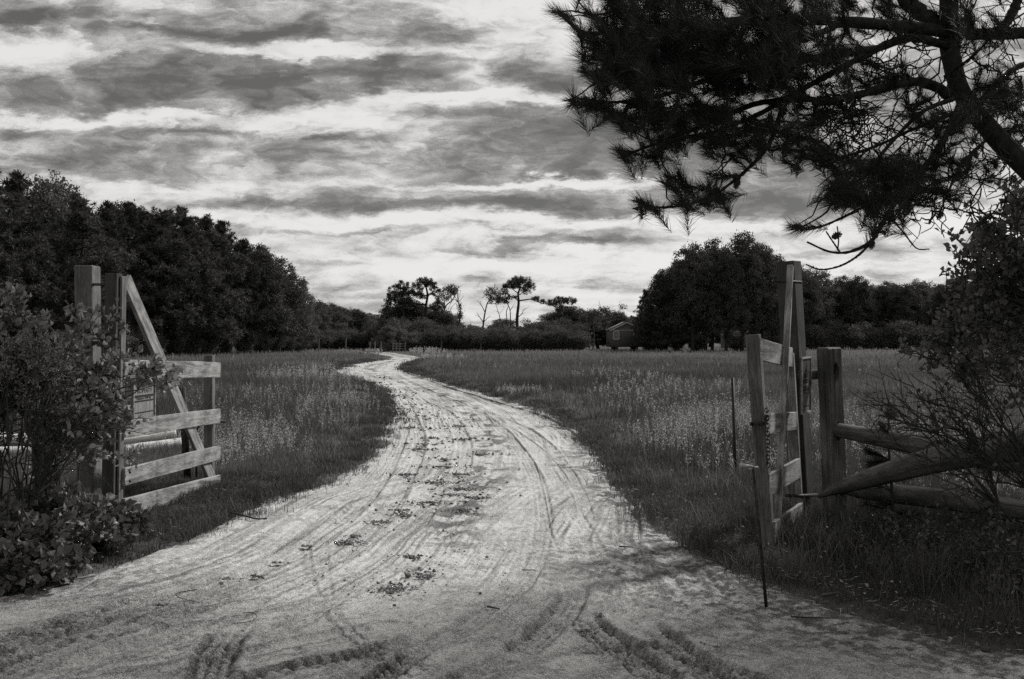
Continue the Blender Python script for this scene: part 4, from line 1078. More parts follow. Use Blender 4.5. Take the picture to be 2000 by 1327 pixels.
pad_tree('thin_tree', 'tree', 'small leafy tree with dead spikes rising through it, left of the shed', Yc, [(1158, 686), (1160, 650), (1156, 625), (1150, 612)], .12,
         [([(1166, 632), (1174, 615), (1174, 604), (1169, 590)], .05), ([(1169, 591), (1172, 586)], .02), ([(1156, 620), (1148, 612), (1146, 602)], .03), ([(1150, 612), (1156, 600)], .025), ([(1172, 620), (1184, 619), (1190, 622)], .03)],
         [(1152, 613, 9, 5, .8), (1146, 620, 9, 7, .8), (1166, 610, 9, 4, .9), (1178, 606, 8, 5), (1186, 612, 7, 4, .9), (1160, 622, 14, 6, .6), (1140, 628, 8, 5)], M_BROAD, False, M_BARKDEAD, seed=10, group=GRP)
pad_tree('thin_tree', 'tree', 'pale loose treetop showing between the middle thicket and the shed', Yc + 8, [(1205, 686), (1203, 650), (1202, 625)], .10, [], [(1200, 616, 9, 6, .7), (1210, 614, 8, 6, .8), (1196, 626, 10, 7), (1212, 626, 9, 7), (1204, 638, 14, 8), (1216, 600, 5, 4, .5)], M_BROAD, False, seed=11)
# thicket under them
for i, (px, Y, top, k) in enumerate([(772, 132, 606, 'broadA'), (797, 131, 594, 'oakB'), (822, 133, 606, 'broadB'), (848, 131, 612, 'broadA'), (876, 133, 618, 'broadB'), (985, 134, 628, 'broadA'), (1082, 133, 616, 'broadA'), (1112, 132, 606, 'oakA'), (1140, 133, 614, 'broadB'), (1166, 134, 616, 'broadA'), (1200, 135, 618, 'oakB')]):
    plant(k, 'leafy_tree', 'tree', px, Y, top, wid=2.1, label=f'rounded leafy tree rising out of the middle thicket, {ORD[i]} from the left', group='leafy trees of the middle thicket')
tk = [(762, 652, 1.3), (778, 630, 1.5), (800, 622, 1.5), (822, 628, 1.3), (845, 634, 1.4), (868, 636, 1.5), (890, 642, 1.3), (910, 640, 1.3), (932, 644, 1.3), (952, 640, 1.3), (975, 634, 1.4), (996, 632, 1.3), (1022, 640, 1.3),
      (1040, 628, 1.2), (1056, 634, 1.3), (1075, 636, 1.4), (1098, 630, 1.3), (1118, 628, 1.3), (1142, 632, 1.3), (1164, 630, 1.3), (1186, 634, 1.2)]
for i, (px, top, wd) in enumerate(tk[:18]):
    plant(['shrubA', 'shrubB', 'shrubC'][i % 3], 'shrub', 'shrub', px, 120 + (i * 37 % 5), top - (i * 29 % 11) + 3, wid=wd * .8, label=f'leafy thicket shrub under the old pines, {ORD[i]} from the left', group='shrubs of the middle thicket')
for i, px in enumerate([770, 795, 830, 858, 884, 905, 925, 948, 970, 992, 1015, 1035, 1062, 1085, 1108, 1130]):
    plant(['shrubB', 'shrubC', 'shrubA'][i % 3], 'shrub', 'shrub', px, 117.5, H=2.2 + (i * 13 % 5) * .15, wid=1.35, label=f'low bush at the foot of the thicket, {ORD[i]} from the left', group='low bushes at the foot of the thicket')
for i, px in enumerate([880, 925, 970, 1050, 1085, 1135, 1175]):
    plant(['broadA', 'broadB'][i % 2], 'leafy_tree', 'tree', px, 200, 641 - i % 3 * 3, wid=1.8, label=f'distant low tree seen over the thicket, {ORD[i]} from the left', group='distant trees over the thicket')

# ------------------------------------------------------------------ shed on skids
def shed(pxl, pxr, Y, base, eave, ridge, depth, label, wins):
    x0, x1 = (pxl - 1000) * Y / FPX, (pxr - 1000) * Y / FPX
    z0, z1, z2 = (EYE - (q - HOR) * Y / FPX for q in (base, eave, ridge))
    t = thing('shed', ((x0 + x1) / 2, Y + depth / 2, 0), label, 'shed')
    cxm = (x0 + x1) / 2
    g = Geo(); y0, y1 = Y, Y + depth
    v = [(x0, y0, z0), (x1, y0, z0), (x1, y0, z1), (cxm, y0, z2), (x0, y0, z1), (x0, y1, z0), (x1, y1, z0), (x1, y1, z1), (cxm, y1, z2), (x0, y1, z1)]
    g.add(v, [[0, 1, 2, 4], [6, 5, 9, 7], [5, 0, 4, 9], [1, 6, 7, 2], [5, 6, 1, 0]], [[4, 2, 3], [7, 9, 8]])
    g.obj('wall', M_SHED, t)
    g = Geo(); o_ = .12
    k = (z2 - z1) / (cxm - x0)
    for s, xe in ((-1, x0), (1, x1)):
        xo = xe + s * o_; zo = z1 - k * o_
        v = [(cxm, y0 - .15, z2 + .02), (xo, y0 - .15, zo + .02), (xo, y1 + .15, zo + .02), (cxm, y1 + .15, z2 + .02)]
        v = v + [(a, b, c + .09) for a, b, c in v]
        g.add(v, [[0, 1, 2, 3], [4, 7, 6, 5], [0, 4, 5, 1], [1, 5, 6, 2], [2, 6, 7, 3], [3, 7, 4, 0]])
    g.obj('roof', M_ROOF, t)
    for s, xe in ((-1, x0), (1, x1)):
        beam('gable_trim', (cxm, y0 - .16, z2 - .02), (xe + s * o_, y0 - .16, z1 - k * o_ - .02), .12, .03, M_TRIM, t)
    beam('trim', (x0, y0 - .02, z1 - .02), (x1, y0 - .02, z1 - .02), .07, .03, M_TRIM, t)
    for (a, b, c, d) in wins:
        xa, xb = (a - 1000) * Y / FPX, (b - 1000) * Y / FPX; za, zb = EYE - (d - HOR) * Y / FPX, EYE - (c - HOR) * Y / FPX
        wn = boxobj('window', ((xa + xb) / 2, y0 - .01, (za + zb) / 2), (xb - xa, .04, zb - za), M_GLASS, t)
        for q0, q1 in (((xa, za), (xb, za)), ((xa, zb), (xb, zb)), ((xa, za), (xa, zb)), ((xb, za), (xb, zb)), ((xa, (za + zb) / 2), (xb, (za + zb) / 2))):
            thin = .035 if q0[1] == (za + zb) / 2 else .09
            f = beam('frame', (q0[0], y0 - .045, q0[1]), (q1[0], y0 - .045, q1[1]), thin, .03, M_TRIM, None, upv=(0, 0, 1) if q0[1] == q1[1] else (1, 0, 0), bev=0)
            f.parent = wn; f.matrix_basis = (Matrix.Translation(Vector(t.location)) @ wn.matrix_basis).inverted() @ f.matrix_basis
    for xx in (x0 + .7, x1 - .7):
        beam('skid', (xx, y0 + .1, z0 / 2 - .03), (xx, y1 - .1, z0 / 2 - .03), z0, .3, M_BARKDEAD, t)
    return t
shed(1193, 1256, 115.5, 678, 645, 630, 5.5, 'dark shingled shed raised on skids with pale-framed windows beside the big clump', [(1198, 1209, 647, 663), (1238, 1249, 646, 662)])
shed(1424, 1458, 150, 684, 648, 636, 6, 'building half seen between the trunks under the big clump', [(1430, 1436, 655, 668), (1444, 1450, 655, 668)])

# ------------------------------------------------------------------ far fence posts
fp = [(622, 104, 660), (675, 106, 660), (722, 108, 668), (732, 108, 667), (744, 110, 667), (767, 112, 668), (774, 112, 668), (780, 112, 668), (791, 114, 668), (862, 116, 664), (939, 116, 667), (1070, 118, 670)]
for i, (px, Y, top) in enumerate(fp):
    X = (px - 1000) * Y / FPX; H = EYE + (HOR - top) * Y / FPX
    post('far_post', (X, Y, -.1), (X + .03, Y, H), .12, .12, M_WOODM, f'thin far fence post at the end of the field, {ORD[i]} from the left', 'post', 'far fence posts', bev=0)
tt_ = thing('far_gate', ((782 - 1000) * 112 / FPX, 112, 0), 'low far gate of thin bars at the end of the road', 'gate')
for k in range(3):
    beam('bar', P(767, 672 + k * 4.5, 112.2), P(791, 672 + k * 4.5, 114.2), .06, .04, M_WOODM, tt_, bev=0)
pst = P(828, 694, 90)
post('marker_post', [pst[0], pst[1], -.05], [pst[0], pst[1], .62], .14, .12, M_WOODD, 'short dark stump-like post on the right edge of the far bend', 'post', bev=.01)

# ------------------------------------------------------------------ the near pine reaching in from the right
rp_ = np.random.default_rng(77)
pine = thing('pine_tree', (3.75, 4.9, 0), 'big near pine whose needled boughs hang in from the upper right corner', 'pine')
def PP(lst): return spl([P(a, b, c) for a, b, c in lst], 46)
trunk_pts = spl([(3.75, 4.9, -.1), (3.6, 4.9, .9), (3.05, 4.8, 1.8)] + [tuple(P(*q)) for q in [(2000, 322, 4.7), (1925, 245, 4.7), (1877, 180, 4.75), (1860, 125, 4.8), (1853, 75, 4.85), (1850, -40, 5.0), (1820, -260, 5.6), (1830, -420, 6.6)]] + [(3.6, 8.0, 6.6), (3.9, 9.0, 8.2)], 120)
g = Geo(); tube(g, trunk_pts, np.interp(np.linspace(0, 1, len(trunk_pts)), [0, .25, .4, .6, 1], [.13, .050, .042, .045, .03]), 9)
g.obj('trunk', M_BARKP, pine, True)
skel = []          # (points, radius)
def limb(lst, r0, r1):
    p = PP(lst); p[1:-1] += rp_.normal(0, .05, (len(p) - 2, 3)) * np.linspace(r0, r1, len(p))[1:-1, None]; r0 *= .82; g = Geo(); tube(g, p, np.linspace(r0, r1, len(p)) * rp_.uniform(.85, 1.2, len(p)), 7); g.obj('limb', M_BARKP, pine, True); skel.append(p)
    return p
limb([(2140, 75, 4.9), (2000, 66, 4.85), (1881, 66, 4.85), (1762, 52, 4.7), (1644, 43, 4.6), (1520, 38, 4.5), (1400, 45, 4.4), (1290, 50, 4.3), (1200, 62, 4.25), (1140, 65, 4.2), (1096, 28, 4.2)], .042, .007)
limb([(1850, 62, 4.8), (1790, 20, 4.9), (1740, -20, 5.0), (1640, -60, 5.0), (1480, -70, 4.9), (1300, -50, 4.8)], .05, .012)
limb([(1950, 64, 4.85), (1975, 30, 4.9), (1995, -20, 5.0), (2030, -120, 5.2)], .028, .02)
limb([(1862, 190, 4.72), (1810, 163, 4.65), (1762, 163, 4.6), (1691, 182, 4.5), (1620, 198, 4.45), (1549, 194, 4.4), (1470, 205, 4.4), (1400, 235, 4.35), (1330, 262, 4.3), (1270, 285, 4.3), (1218, 305, 4.3)], .030, .005)
limb([(1850, 90, 4.8), (1780, 75, 4.7), (1715, 95, 4.6), (1640, 135, 4.5), (1553, 182, 4.4), (1477, 226, 4.35), (1380, 262, 4.3), (1310, 268, 4.25)], .026, .006)
limb([(1715, 95, 4.6), (1620, 110, 4.5), (1500, 130, 4.4), (1400, 150, 4.3), (1300, 185, 4.25), (1200, 200, 4.2), (1125, 192, 4.2)], .022, .004)
limb([(1650, 43, 4.6), (1560, 80, 4.4), (1450, 95, 4.2), (1330, 105, 4.1), (1220, 115, 4.1), (1150, 95, 4.1)], .020, .005)
limb([(1532, 196, 4.4), (1518, 240, 4.35), (1500, 285, 4.3), (1468, 323, 4.3), (1430, 356, 4.25), (1382, 388, 4.2), (1316, 404, 4.2), (1255, 405, 4.2)], .013, .004)
limb([(1877, 200, 4.7), (1850, 260, 4.6), (1820, 309, 4.5), (1777, 356, 4.4), (1745, 400, 4.35), (1725, 435, 4.3), (1701, 472, 4.3), (1660, 492, 4.3), (1620, 492, 4.3), (1576, 473, 4.3)], .020, .0035)
limb([(1705, 468, 4.3), (1680, 496, 4.3), (1645, 518, 4.3), (1605, 527, 4.3), (1574, 517, 4.3)], .007, .003)
limb([(1640, 492, 4.3), (1625, 470, 4.3), (1613, 452, 4.3)], .005, .003)
limb([(1636, 490, 4.3), (1638, 465, 4.3), (1635, 442, 4.3)], .004, .0025)
limb([(1760, 395, 4.35), (1700, 400, 4.3), (1640, 428, 4.3), (1590, 447, 4.3), (1555, 447, 4.3)], .009, .003)
limb([(1735, 420, 4.4), (1765, 455, 4.4), (1790, 485, 4.4), (1815, 487, 4.4)], .005, .0025)
limb([(1900, 220, 4.8), (1940, 170, 4.9), (1990, 130, 5.0), (2060, 110, 5.1)], .022, .012)
limb([(1845, 150, 4.75), (1900, 110, 4.6), (1950, 60, 4.5), (2010, 20, 4.5)], .009, .004)
limb([(1930, 270, 4.7), (1880, 320, 4.6), (1850, 380, 4.5), (1830, 430, 4.5)], .010, .003)
limb([(1870, 190, 4.7), (1800, 220, 4.5), (1740, 280, 4.4), (1690, 340, 4.3), (1640, 380, 4.25)], .014, .004)
limb([(1880, 215, 4.7), (1790, 250, 4.6), (1700, 290, 4.5), (1620, 312, 4.5), (1560, 310, 4.5)], .012, .003)
ELL = [  # px, py, rx, ry, Y, tufts
    (1250, 40, 120, 60, 4.3, 70), (1165, 105, 50, 60, 4.2, 26), (1090, 30, 12, 14, 4.2, 4), (1150, 198, 42, 20, 4.2, 12), (1330, 105, 110, 70, 4.15, 85), (1230, 130, 80, 50, 4.2, 50), (1430, 60, 130, 75, 4.3, 85), (1560, 60, 130, 60, 4.4, 60),
    (1470, 130, 100, 45, 4.3, 40), (1700, 20, 120, 40, 4.8, 22), (1230, 218, 80, 26, 4.2, 26), (1330, 235, 90, 40, 4.3, 42), (1440, 210, 90, 50, 4.35, 36), (1570, 150, 90, 50, 4.4, 30), (1690, 130, 80, 40, 4.6, 18),
    (1222, 302, 18, 10, 4.3, 4), (1275, 285, 45, 24, 4.3, 11), (1400, 280, 60, 28, 4.3, 18), (1500, 262, 70, 35, 4.4, 20), (1560, 305, 50, 22, 4.5, 9), (1620, 290, 50, 30, 4.5, 6), (1600, 225, 60, 30, 4.5, 14),
    (1262, 400, 22, 12, 4.2, 6), (1312, 352, 34, 18, 4.2, 8), (1345, 392, 45, 16, 4.2, 8), (1400, 365, 32, 30, 4.25, 10), (1690, 355, 72, 42, 4.35, 44), (1645, 385, 40, 32, 4.3, 16), (1745, 330, 62, 40, 4.4, 26), (1800, 375, 50, 30, 4.5, 15), (1720, 400, 50, 22, 4.3, 12),
    (1552, 442, 9, 7, 4.3, 3), (1700, 448, 22, 10, 4.35, 2), (1640, 520, 1, 1, 4.3, 0), (1760, 180, 70, 50, 4.6, 14), (1905, 45, 60, 35, 4.6, 16), (1955, 165, 50, 55, 4.9, 24), (1985, 240, 30, 50, 5.0, 10), (1905, 335, 50, 24, 4.6, 8), (1850, 280, 60, 50, 4.6, 14), (1920, 220, 50, 30, 4.5, 8), (1800, 230, 50, 30, 4.5, 8),
    (1400, -60, 260, 70, 4.6, 110), (1700, -60, 200, 60, 4.9, 50), (1200, -40, 90, 40, 4.4, 30), (1950, -50, 100, 50, 4.9, 30)]
targets = []
for px, py, rx, ry, Y, n in ELL:
    if px < 1500 and py < 180: n = int(n * 1.15)
    for _ in range(n):
        a = rp_.uniform(0, 6.283); q = math.sqrt(rp_.uniform(0, 1)); yy_ = Y + rp_.normal(0, .22)
        targets.append((P(px + q * rx * math.cos(a), py + q * ry * math.sin(a), yy_), 1))
for _ in range(330):     # bare, forking twigs
    px = rp_.uniform(1590, 2010); py = rp_.uniform(0, 440) if px > 1700 else rp_.uniform(180, 330)
    targets.append((P(px, py, rp_.uniform(4.2, 5.1)), 0))
nodes = np.concatenate(skel + [trunk_pts[60:]]); 
root = P(1880, 150, 4.8)
order = np.argsort([np.min(((nodes - t[0]) ** 2).sum(1)) for t in targets])
NP = [nodes]
gtw = Geo(); gn_ = Geo(); narr = nodes.copy()
def needles(gg, tip, dr, n=105, L=.10, wd=.0022, shoot=.13):
    t = rp_.uniform(0, 1, n) ** .8
    b = tip - dr * shoot * (1 - t)[:, None] + rp_.normal(0, .002, (n, 3))
    rd = unit(np.cross(dr, rdir(n, rp_)))
    sp = rp_.uniform(.35, 1.25, n) * (1.15 - .55 * t)
    D = unit(dr * 1.0 + rd * sp[:, None] + np.array([0, 0, .06]))
    spikes(gg, b, D, L * rp_.uniform(.7, 1.1, n), wd, rp_)
for idx in order:
    tp, kind = targets[idx]
    d2 = ((narr - tp) ** 2).sum(1); dr0 = ((narr - root) ** 2).sum(1) ** .5
    cost = np.sqrt(d2) + .22 * dr0
    a = narr[np.argmin(cost)]
    L = np.linalg.norm(tp - a)
    if L < .03: continue
    mid = mm(a, tp, .5) + rp_.normal(0, .13, 3) * L + np.array([0, 0, -.10 * L])
    b = bez(a, mid, tp, 6)
    b[1:-1] += rp_.normal(0, .014, (4, 3)) * min(1, L * 3)
    tube(gtw, b, np.linspace(min(.007, .0035 + L * .006), .0022, 6), 4, False)
    narr = np.vstack([narr, b[2:5]])
    dr = unit(unit(b[-1] - b[-2]) + rp_.normal(0, .25, 3) + np.array([-.45, 0, .38]))
    dr[2] = max(dr[2], -.05 + rp_.uniform(-.1, .2)); dr = unit(dr)
    if kind: needles(gn_, tp, dr, int(rp_.integers(115, 175)), rp_.uniform(.07, .105), .0022, rp_.uniform(.11, .19))
    else:
        for _ in range(int(rp_.integers(1, 4))):
            e = b[rp_.integers(2, 6)]; tube(gtw, bez(e, e + rp_.normal(0, .035, 3), e + rp_.normal(0, .075, 3) + [-.02, 0, .01], 4), [.003, .0026, .0022, .0018], 4, False)
gtw.obj('twigs', M_BARKP, pine)
# unseen boughs added above the frame, shaped to shade foreground sand and verge
for cx_, cy_, cz_, rx, ry, rz_, n in [(8.6, 10.4, 6.2, 1.9, 2.2, .8, 672), (9.6, 12.6, 6.8, 1.6, 1.8, .7, 416), (5.6, 9.9, 6.2, 1.5, 1.6, .6, 336), (3.2, 9.9, 6.2, 1.6, 1.6, .6, 320), (7.0, 9.4, 6.0, 1.2, 1.7, .6, 304), (4.5, 7.5, 5.6, 2.0, 1.4, .7, 256), (4.5, 8.5, 8.0, 2.2, 2.2, 1.0, 256), (11.0, 10.6, 6.8, 1.8, 2.0, .8, 256), (.9, 9.8, 6.0, 1.5, 1.4, .5, 240)]:
    c = np.array([cx_, cy_, cz_]); st_ = trunk_pts[np.argmin(((trunk_pts - c) ** 2).sum(1))]
    g = Geo(); tube(g, bez(st_, mm(st_, c, .5) + [0, 0, .3], c, 10), np.linspace(.05, .02, 10), 6); g.obj('limb', M_BARKP, pine, True)
    for _ in range(n):
        tp = c + rdir(1, rp_)[0] * rp_.uniform(0, 1) ** .4 * np.array([rx, ry, rz_])
        if EYE + .34 * tp[1] + .25 > tp[2]: tp[2] = EYE + .34 * tp[1] + .3
        needles(gn_, tp, unit(tp - c + np.array([0, 0, .3])), 60, .16, .011, .22)
gn_.obj('crown', M_NEEDLE, pine)
# cones
def cone_mesh(g, c, ax, L=.055, r=.022):
    ax = unit(ax); A = unit(np.cross(ax, [.2, .3, .9])); B = np.cross(ax, A)
    t = np.linspace(0, 1, 9)
    tube(g, c + ax * (t * L)[:, None], r * np.sin(np.pi * np.clip(t * .88 + .1, 0, 1)) ** .7 * .8, 8)
    n = 46; k = np.arange(n); ph = k * 2.4; tk_ = (k + .5) / n
    rr = r * np.sin(np.pi * (tk_ * .88 + .08)) ** .7
    p = c + ax * (tk_ * L)[:, None] + (A * np.cos(ph)[:, None] + B * np.sin(ph)[:, None]) * (rr * .7)[:, None]
    D = (A * np.cos(ph)[:, None] + B * np.sin(ph)[:, None]) + ax * .5
    rhombs(g, p, D, .007, .008, 0, rp_)
for px, py, Y in [(1624, 465, 4.3), (1707, 470, 4.28), (1716, 466, 4.32), (1442, 349, 4.25), (1461, 356, 4.25), (1368, 104, 4.0), (1387, 72, 4.1), (1560, 70, 4.3), (1770, 35, 4.6), (1885, 263, 4.5), (1930, 280, 4.5), (1845, 308, 4.4), (1807, 308, 4.4), (1954, 332, 4.5), (1866, 318, 4.4), (1503, 283, 4.3), (1376, 275, 4.2), (1420, 140, 4.1), (1600, 205, 4.3), (1660, 160, 4.4), (1218, 148, 4.1), (1835, 395, 4.4), (1905, 285, 4.5)]:
    c = P(px, py, Y); lims = np.concatenate(skel); q = lims[np.argmin(((lims - c)[:, [0, 2]] ** 2).sum(1))]
    if np.linalg.norm((q - c)[[0, 2]]) > .02: c = q + np.array([0, -.012, -.012])
    else: c = np.array([c[0], q[1] - .01, c[2]])
    g = Geo(); cone_mesh(g, c, np.array([rp_.uniform(-.6, .6), rp_.uniform(-.3, .3), rp_.uniform(-1, .3)]), rp_.uniform(.032, .046), rp_.uniform(.013, .017)); g.obj('pine_cone', M_TWIG, pine)

# ------------------------------------------------------------------ leafy shrubs close by
def bush(name, label, bases, tips, m, L=.055, Wd=.03, per=9, side=7, seed=0, sidel=.35, kind='oval', start=.35, droop=.0, r0=.009, bare=0.0, group=None, cat='shrub', hubs=0, hubt=.5):
    r = np.random.default_rng(3000 + seed)
    bases = np.asarray(bases, float)
    c0 = bases.mean(0); c0 = np.array([c0[0], c0[1], 0])
    t = thing(name, c0, label, cat, group)
    gs, gl_ = Geo(), Geo()
    LP, LD = [], []
    HB = None
    if hubs:
        HB = []
        for q in range(hubs):
            tip = np.asarray(tips[int(r.integers(len(tips)))], float); b = bases[int(r.integers(len(bases)))] + np.r_[r.normal(0, .06, 2), 0]
            hp = mm(b, tip, hubt * r.uniform(.7, 1.2)) + r.normal(0, .08, 3); hp[2] = max(.15, hp[2])
            w_ = bez(b, mm(b, hp, .5) + r.normal(0, .10, 3), hp, 9); w_[1:-1] += r.normal(0, .012, (7, 3))
            tube(gs, w_, np.linspace(r0 * 1.3, r0 * .8, 9), 5, False); HB.append(hp)
        HB = np.array(HB)
    def leafy(path, n, s0=.15):
        tt2 = r.uniform(s0, 1, n) * (len(path) - 1.001); i = tt2.astype(int); fr = (tt2 - i)[:, None]
        p = path[i] * (1 - fr) + path[i + 1] * fr; T = unit(path[i + 1] - path[i])
        D = unit(T * .6 + unit(np.cross(T, rdir(n, r))) * 1.0 + np.array([0, 0, .25 - droop]))
        LP.append(p); LD.append(D)
    for tip in tips:
        tip = np.asarray(tip, float)
        b = bases[np.argmin(((bases[:, :2] - tip[:2]) ** 2).sum(1) + r.uniform(0, .25, len(bases)))] + np.r_[r.normal(0, .05, 2), 0]
        if HB is not None: b = HB[np.argmin(((HB - tip) ** 2).sum(1) * r.uniform(.6, 1.5, len(HB)))]
        Ld = np.linalg.norm(tip - b)
        mid = mm(b, tip, .5) + np.array([0, 0, .12 * Ld]) + r.normal(0, .13, 3) * Ld
        p = bez(b, mid, tip, 12); p[1:-1] += r.normal(0, .008, (10, 3))
        tube(gs, p, np.linspace(r0, .002, 12), 5, False)
        isbare = r.uniform() < bare
        if not isbare: leafy(p, per, .6)
        for _ in range(side):
            i = int(r.uniform(start, .98) * 11); s = p[i]; T = unit(p[min(11, i + 1)] - p[i - 1])
            d = unit(T * .8 + rdir(1, r)[0] * .9 + [0, 0, .1])
            l_ = sidel * r.uniform(.4, 1.1)
            q = bez(s, s + d * l_ * .5 + r.normal(0, .02, 3), s + d * l_ + [0, 0, -.05 * l_] + r.normal(0, .03, 3), 6)
            tube(gs, q, np.linspace(.0035, .0012, 6), 4, False)
            if not isbare: leafy(q, per, .2)
            for _ in range(2):
                s2 = q[r.integers(2, 5)]; d2 = unit(d + rdir(1, r)[0] * .9); l2 = l_ * .45
                q2 = bez(s2, s2 + d2 * l2 * .5, s2 + d2 * l2 + r.normal(0, .02, 3), 4); tube(gs, q2, np.linspace(.0022, .001, 4), 3, False)
                if not isbare: leafy(q2, max(2, per // 2), .2)
    LPa, LDa = np.concatenate(LP), np.concatenate(LD)
    k = LPa[:, 2] > .01; LPa, LDa = LPa[k], LDa[k]
    n = len(LPa)
    (ovals if kind == 'oval' else rhombs)(gl_, LPa, LDa, L * r.uniform(.6, 1.25, n), Wd * r.uniform(.7, 1.2, n), rng=r)
    gs.obj('stems', M_TWIG, t, True); gl_.obj('leaves', m, t)
    return t
rb = np.random.default_rng(51)
def scat(lst):
    o = []
    for px, py, rx, ry, Y, dY, n in lst:
        for _ in range(n):
            a = rb.uniform(0, 6.283); q = math.sqrt(rb.uniform(0, 1)); o.append(P(px + q * rx * math.cos(a), py + q * ry * math.sin(a), Y + rb.uniform(-dY, dY)))
    return o
# left: waxy-leaved shrub reaching over the gate
bush('leafy_shrub', 'large waxy-leaved shrub on the left verge, its sprays hanging over the gate', [(-3.75, 7.2, 0), (-3.55, 7.5, 0), (-3.3, 7.3, 0), (-4.1, 7.0, 0)],
     scat([(25, 575, 26, 14, 6.6, .3, 4), (55, 615, 55, 16, 6.8, .4, 7), (20, 640, 55, 16, 6.8, .5, 6), (125, 668, 36, 10, 6.9, .3, 4), (180, 606, 36, 8, 7.2, .2, 4), (226, 612, 8, 10, 7.3, .1, 2), (120, 725, 50, 20, 7.0, .4, 5), (30, 690, 60, 30, 7.0, .5, 6),
           (205, 720, 16, 8, 7.3, .2, 2), (150, 800, 40, 24, 7.1, .4, 5), (225, 790, 14, 16, 7.3, .2, 3), (180, 860, 24, 20, 7.2, .3, 3), (180, 760, 24, 16, 7.1, .3, 3), (90, 850, 50, 30, 6.9, .3, 3)]),
     M_LEAFL, .056, .035, per=5, side=6, seed=1, sidel=.13, start=.5, hubs=16, hubt=.6, r0=.006)
bush('arching_spray', 'single thin leafy branch arching across the small notice on the left gate', [(-3.35, 7.35, .9)], [P(372, 742, 7.7), P(360, 722, 7.7), P(300, 820, 7.6), P(285, 900, 7.7), P(330, 700, 7.6), P(270, 690, 7.5), P(305, 690, 7.55), P(320, 712, 7.6), P(250, 830, 7.5)], M_LEAFL, .052, .033, per=5, side=5, seed=2, sidel=.11, start=.5, r0=.006)
bush('fine_leaved_shrub', 'dense tiny-leaved shrub mounded at the left edge of the picture', [(-3.5, 6.4, 0), (-3.1, 6.6, 0), (-3.8, 6.5, 0)],
     scat([(30, 700, 80, 36, 6.5, .3, 26), (100, 700, 36, 24, 6.6, .3, 9), (40, 735, 80, 24, 6.5, .35, 12), (-80, 720, 60, 90, 6.5, .4, 20)]), M_LEAFS, .018, .010, per=22, side=7, seed=3, sidel=.17, kind='rh', start=.5, hubs=9, hubt=.62, r0=.006)
bush('bare_twiggy_shrub', 'tangle of dark leafless twigs low in the left bush', [(-3.9, 6.3, 0), (-3.4, 6.5, 0), (-3.1, 6.9, 0), (-3.7, 6.9, 0)],
     scat([(60, 800, 130, 50, 6.6, .4, 24), (190, 830, 60, 50, 6.9, .3, 10), (-60, 800, 60, 90, 6.4, .4, 14)]), M_LEAFL, .045, .03, per=3, side=8, seed=4, sidel=.30, bare=.8, r0=.008, start=.3, hubs=8)
bush('low_leafy_plants', 'dark broad-leaved undergrowth spilling onto the sand below the left bush', [tuple(P(a, b, gY(b))) for a, b in [(30, 1120), (80, 1100), (130, 1080), (180, 1060), (230, 1040), (20, 1060), (90, 1040), (150, 1030), (60, 1140), (-60, 1120), (-40, 1060), (260, 1020), (210, 1075)]],
     scat([(60, 1050, 90, 60, 6.7, .25, 46), (160, 1030, 80, 40, 7.3, .3, 40), (40, 1110, 60, 35, 6.4, .15, 28), (230, 1010, 60, 26, 7.8, .3, 22), (120, 970, 110, 40, 7.2, .3, 28), (-60, 1050, 60, 70, 6.5, .3, 20), (110, 1090, 60, 20, 6.75, .15, 18)]), M_LEAFB, .062, .042, per=6, side=4, seed=5, sidel=.16, start=.3, r0=.005)
# right: dark shrub against the sky
bush('leafy_shrub', 'tall dark leafy shrub at the right edge, below the pine boughs', [(3.7, 6.0, 0), (3.6, 6.2, 0), (3.95, 6.4, 0), (4.2, 6.2, 0)],
     scat([(1985, 385, 36, 26, 5.9, .4, 13), (1930, 450, 40, 20, 6.0, .4, 8), (1872, 472, 26, 10, 6.0, .3, 3), (1985, 490, 45, 40, 6.0, .5, 14), (1915, 535, 40, 24, 6.1, .4, 7), (1858, 570, 26, 10, 6.2, .3, 2), (1985, 590, 45, 40, 6.1, .5, 12), (1895, 640, 50, 30, 6.2, .4, 9), (1815, 655, 30, 14, 6.3, .3, 4), (1765, 690, 24, 8, 6.4, .2, 2), (1940, 720, 50, 30, 6.2, .4, 4),
           (1975, 680, 45, 30, 6.2, .5, 6), (1885, 710, 40, 20, 6.2, .4, 3), (1985, 750, 30, 30, 6.2, .4, 3), (1835, 625, 20, 20, 6.2, .2, 2), (2090, 540, 60, 140, 6.2, .5, 9)]),
     M_LEAFR, .044, .028, per=4, side=6, seed=6, sidel=.15, start=.5, hubs=14, hubt=.7, r0=.006)
bush('bare_twiggy_shrub', 'fan of thin leafless twigs reaching left over the fence rails', [(3.5, 6.1, 0), (3.7, 6.0, .2), (3.6, 6.2, 0)],
     scat([(1790, 750, 60, 40, 6.1, .4, 8), (1870, 770, 60, 40, 6.1, .4, 7), (1720, 790, 30, 30, 6.2, .3, 5), (1680, 840, 14, 14, 6.3, .2, 2), (1740, 870, 20, 30, 6.4, .3, 3), (1920, 760, 50, 50, 6.1, .4, 5), (1860, 1020, 90, 30, 6.2, .3, 9)]),
     M_LEAFR, .035, .022, per=1, side=7, seed=7, sidel=.26, bare=.75, start=.25, r0=.006, hubs=8)
